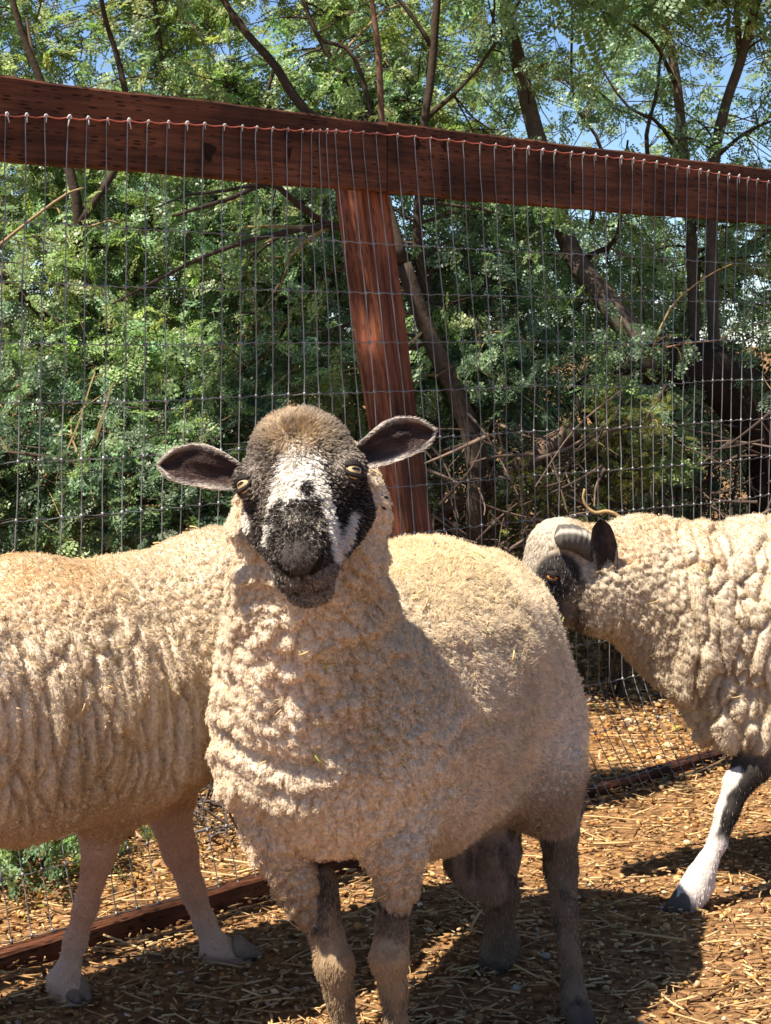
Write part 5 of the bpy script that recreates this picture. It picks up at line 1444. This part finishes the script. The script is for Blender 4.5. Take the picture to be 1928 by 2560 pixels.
# --- a limb of a tree that overhangs from the left, out of the picture, and dapples the post
O = Tree()
gO = np.array([-2.3, 4.2, -0.05])
O.limb([gO, [-2.2, 4.1, 1.2], [-1.7, 3.8, 2.1], [-1.1, 3.5, 2.35], [-0.6, 3.35, 2.4]], 0.07, 0.010)
for i in range(9):
    P = np.array([rt.uniform(-0.95, -0.45), rt.uniform(3.05, 3.35), rt.uniform(2.0, 2.5)])
    O.cluster(P, 0.10, 15, G1c, 1.2)
O.finish('mesquite_tree', 'mesquite whose limb overhangs the fence from beyond its end', 'tree', 'mesquite trees beyond the fence', tuple(float(v) for v in gO))

# --- shrubs, a fallen log and dead branches on the ground behind the fence
def shrub(name, label, boxes, tones, sc=0.6, nl=24, rad=0.07):
    T = Tree(); cen = []
    for (x0, y0, x1, y1), Y, n in boxes:
        b = k((x0 + x1) / 2, y1, np.mean(Y)); b[2] = -0.02; cen.append(b)
        for j in range(5):
            e = k(rt.uniform(x0, x1), rt.uniform(y0, (y0 + y1) / 2), rt.uniform(*Y))
            T.limb([b + rt.normal(0, 0.04, 3) * [1, 1, 0], (b + e) / 2 + rt.normal(0, 0.03, 3), e], 0.006, 0.002)
        fill(T, (x0, y0, x1, y1), Y, n, rad, nl, tones, None, sc)
    c = cen[0]
    return T.finish(name, label, 'shrub', None, (float(c[0]), float(c[1]), 0.0), 'foliage')
YG = (0.17, 0.17, 0.03); YG2 = (0.10, 0.115, 0.03)
shrub('shrub', 'small leaved yellow green shrub in the shade between the post and the horned head', [((1440, 1010, 1640, 1270), (4.75, 5.1), 26), ((1270, 1180, 1420, 1330), (4.7, 5.0), 12)], [YG, YG2], 0.42, 24, 0.05)
shrub('shrub', 'low blue green shrub growing through the wire behind the pinkish legs', [((-150, 2020, 330, 2260), (3.15, 3.6), 22)], [G2c, G1c], 0.8, 18, 0.06)
shrub('shrub', 'hanging pale green sprays above the horned sheep', [((1600, 1120, 1760, 1250), (4.9, 5.2), 7), ((1480, 960, 1640, 1060), (4.9, 5.1), 5)], [G2c, G1c], 1.0, 18, 0.07)
shrub('shrub', 'dusty yellow green shrub behind the lower post', [((1060, 800, 1230, 950), (5.2, 5.6), 9), ((880, 820, 960, 900), (5.0, 5.4), 5)], [YG2, YG], 0.5, 21, 0.06)
Lg = MB()
for pts, Y, r0, r1 in (([(1110, 1275), (1195, 1225), (1290, 1178), (1400, 1100), (1440, 1070)], 5.0, 0.018, 0.034), ):
    Q = spline(pl(pts, Y), 40); Q += 0.006 * vnoise3(Q * 18, 54)
    Lg.tube(Q, np.linspace(r0, r1, 40) * (1 + 0.2 * vnoise(Q * 22, 55)), 12, (0.16, 0.105, 0.075))
o = Lg.build('fallen_log', M_BARK); tag(o, 'weathered reddish log lying aslant among dead branches', 'log')
Br = MB()
def sticks(box, Y, n, r, L, base=(0.20, 0.145, 0.11)):
    for i in range(n):
        P = k(rt.uniform(box[0], box[2]), rt.uniform(box[1], box[3]), rt.uniform(*Y))
        if not behind(P, 0.15): continue
        P[2] = max(P[2], 0.02)
        d = rt.normal(0, 1, 3) * [1, 0.7, 0.8]; d /= np.linalg.norm(d); l = L * rt.uniform(0.5, 1.4)
        Q = spline([P - d * l / 2, P + rt.normal(0, 0.07, 3) * l, P + d * l / 2], 9)
        Q[:, 2] = np.maximum(Q[:, 2], 0.01)
        Br.tube(Q, np.linspace(r * rt.uniform(0.5, 1.4), 0.0015, 9), 5, np.array(base) * rt.uniform(0.3, 1.3))
sticks((1060, 1080, 1500, 1560), (4.6, 5.4), 260, 0.0045, 0.27, (0.15, 0.105, 0.08))
sticks((1450, 1060, 2050, 1560), (4.9, 5.6), 220, 0.005, 0.28, (0.12, 0.085, 0.068))
sticks((-150, 1180, 640, 1420), (4.6, 5.2), 60, 0.004, 0.22, (0.12, 0.09, 0.07))
sticks((460, 1900, 640, 2160), (3.35, 3.8), 60, 0.004, 0.22, (0.13, 0.10, 0.085))
o = Br.build('dead_branch_pile', M_BARK); tag(o, 'tangle of dead branches heaped along the back of the fence', 'branches', kind='stuff')
# leaf litter and clods beyond the fence
def litter():
    n = 9000
    x = rt.uniform(-1.4, 2.6, n); y = rt.uniform(3.0, 6.6, n)
    P = np.stack([x, y, np.zeros(n)], -1); m = ((P - FB) @ NV) < -0.06
    P = P[m]; n = len(P)
    P[:, 2] = gz(P[:, 0], P[:, 1]) + rt.random(n) ** 2 * 0.03 + 0.005
    T = np.array([[0, -1, 0], [0.5, 0, 0.15], [0, 1, 0], [-0.5, 0, 0.15]]) * 0.012
    R = rand_rot(n, 0.0); X = np.einsum('vi,nij->nvj', T, R) * rt.uniform(0.5, 1.3, n)[:, None, None] + P[:, None]
    pal = np.array([[0.42, 0.20, 0.06], [0.30, 0.14, 0.05], [0.50, 0.32, 0.10], [0.18, 0.09, 0.04], [0.35, 0.30, 0.07]])
    c = pal[rt.integers(0, 5, n)] * np.exp(rt.normal(0, 0.2, (n, 1)))
    o = make_mesh('leaf_litter', X.reshape(-1, 3), np.arange(4 * n).reshape(-1, 4), M_LEAF, None, np.repeat(c, 4, 0), False)
    tag(o, 'orange brown fallen leaves on the ground beyond the wire', 'leaves', kind='stuff')
litter()

Tw = MB()
Q = spline(pl([(1462, 1222), (1458, 1245), (1468, 1268), (1490, 1282), (1515, 1278), (1545, 1290), (1565, 1330), (1570, 1380)], 3.34), 26)
Tw.tube(Q, np.linspace(0.0022, 0.0045, 26) * 1.0, 8, (0.36, 0.24, 0.11))
o = Tw.build('curled_twig', M_BARK); tag(o, 'pale curled twig sticking up behind the head of the horned sheep', 'twig')

Th = Tree()
for i in range(300):
    P = np.array([rt.uniform(-1.9, 4.2), rt.uniform(6.6, 8.0), 0.05 + 1.35 * rt.random() ** 1.2])
    Th.cluster(P, 0.16, 18, (0.055, 0.085, 0.045), 1.7)
V = np.concatenate(Th.fo.V); C = np.concatenate(Th.fo.C)
o = make_mesh('thicket', V, np.arange(len(V)).reshape(-1, 4), M_LEAF, None, C, False)
tag(o, 'dark low thicket that closes the view beyond the mesquites', 'undergrowth', kind='stuff')
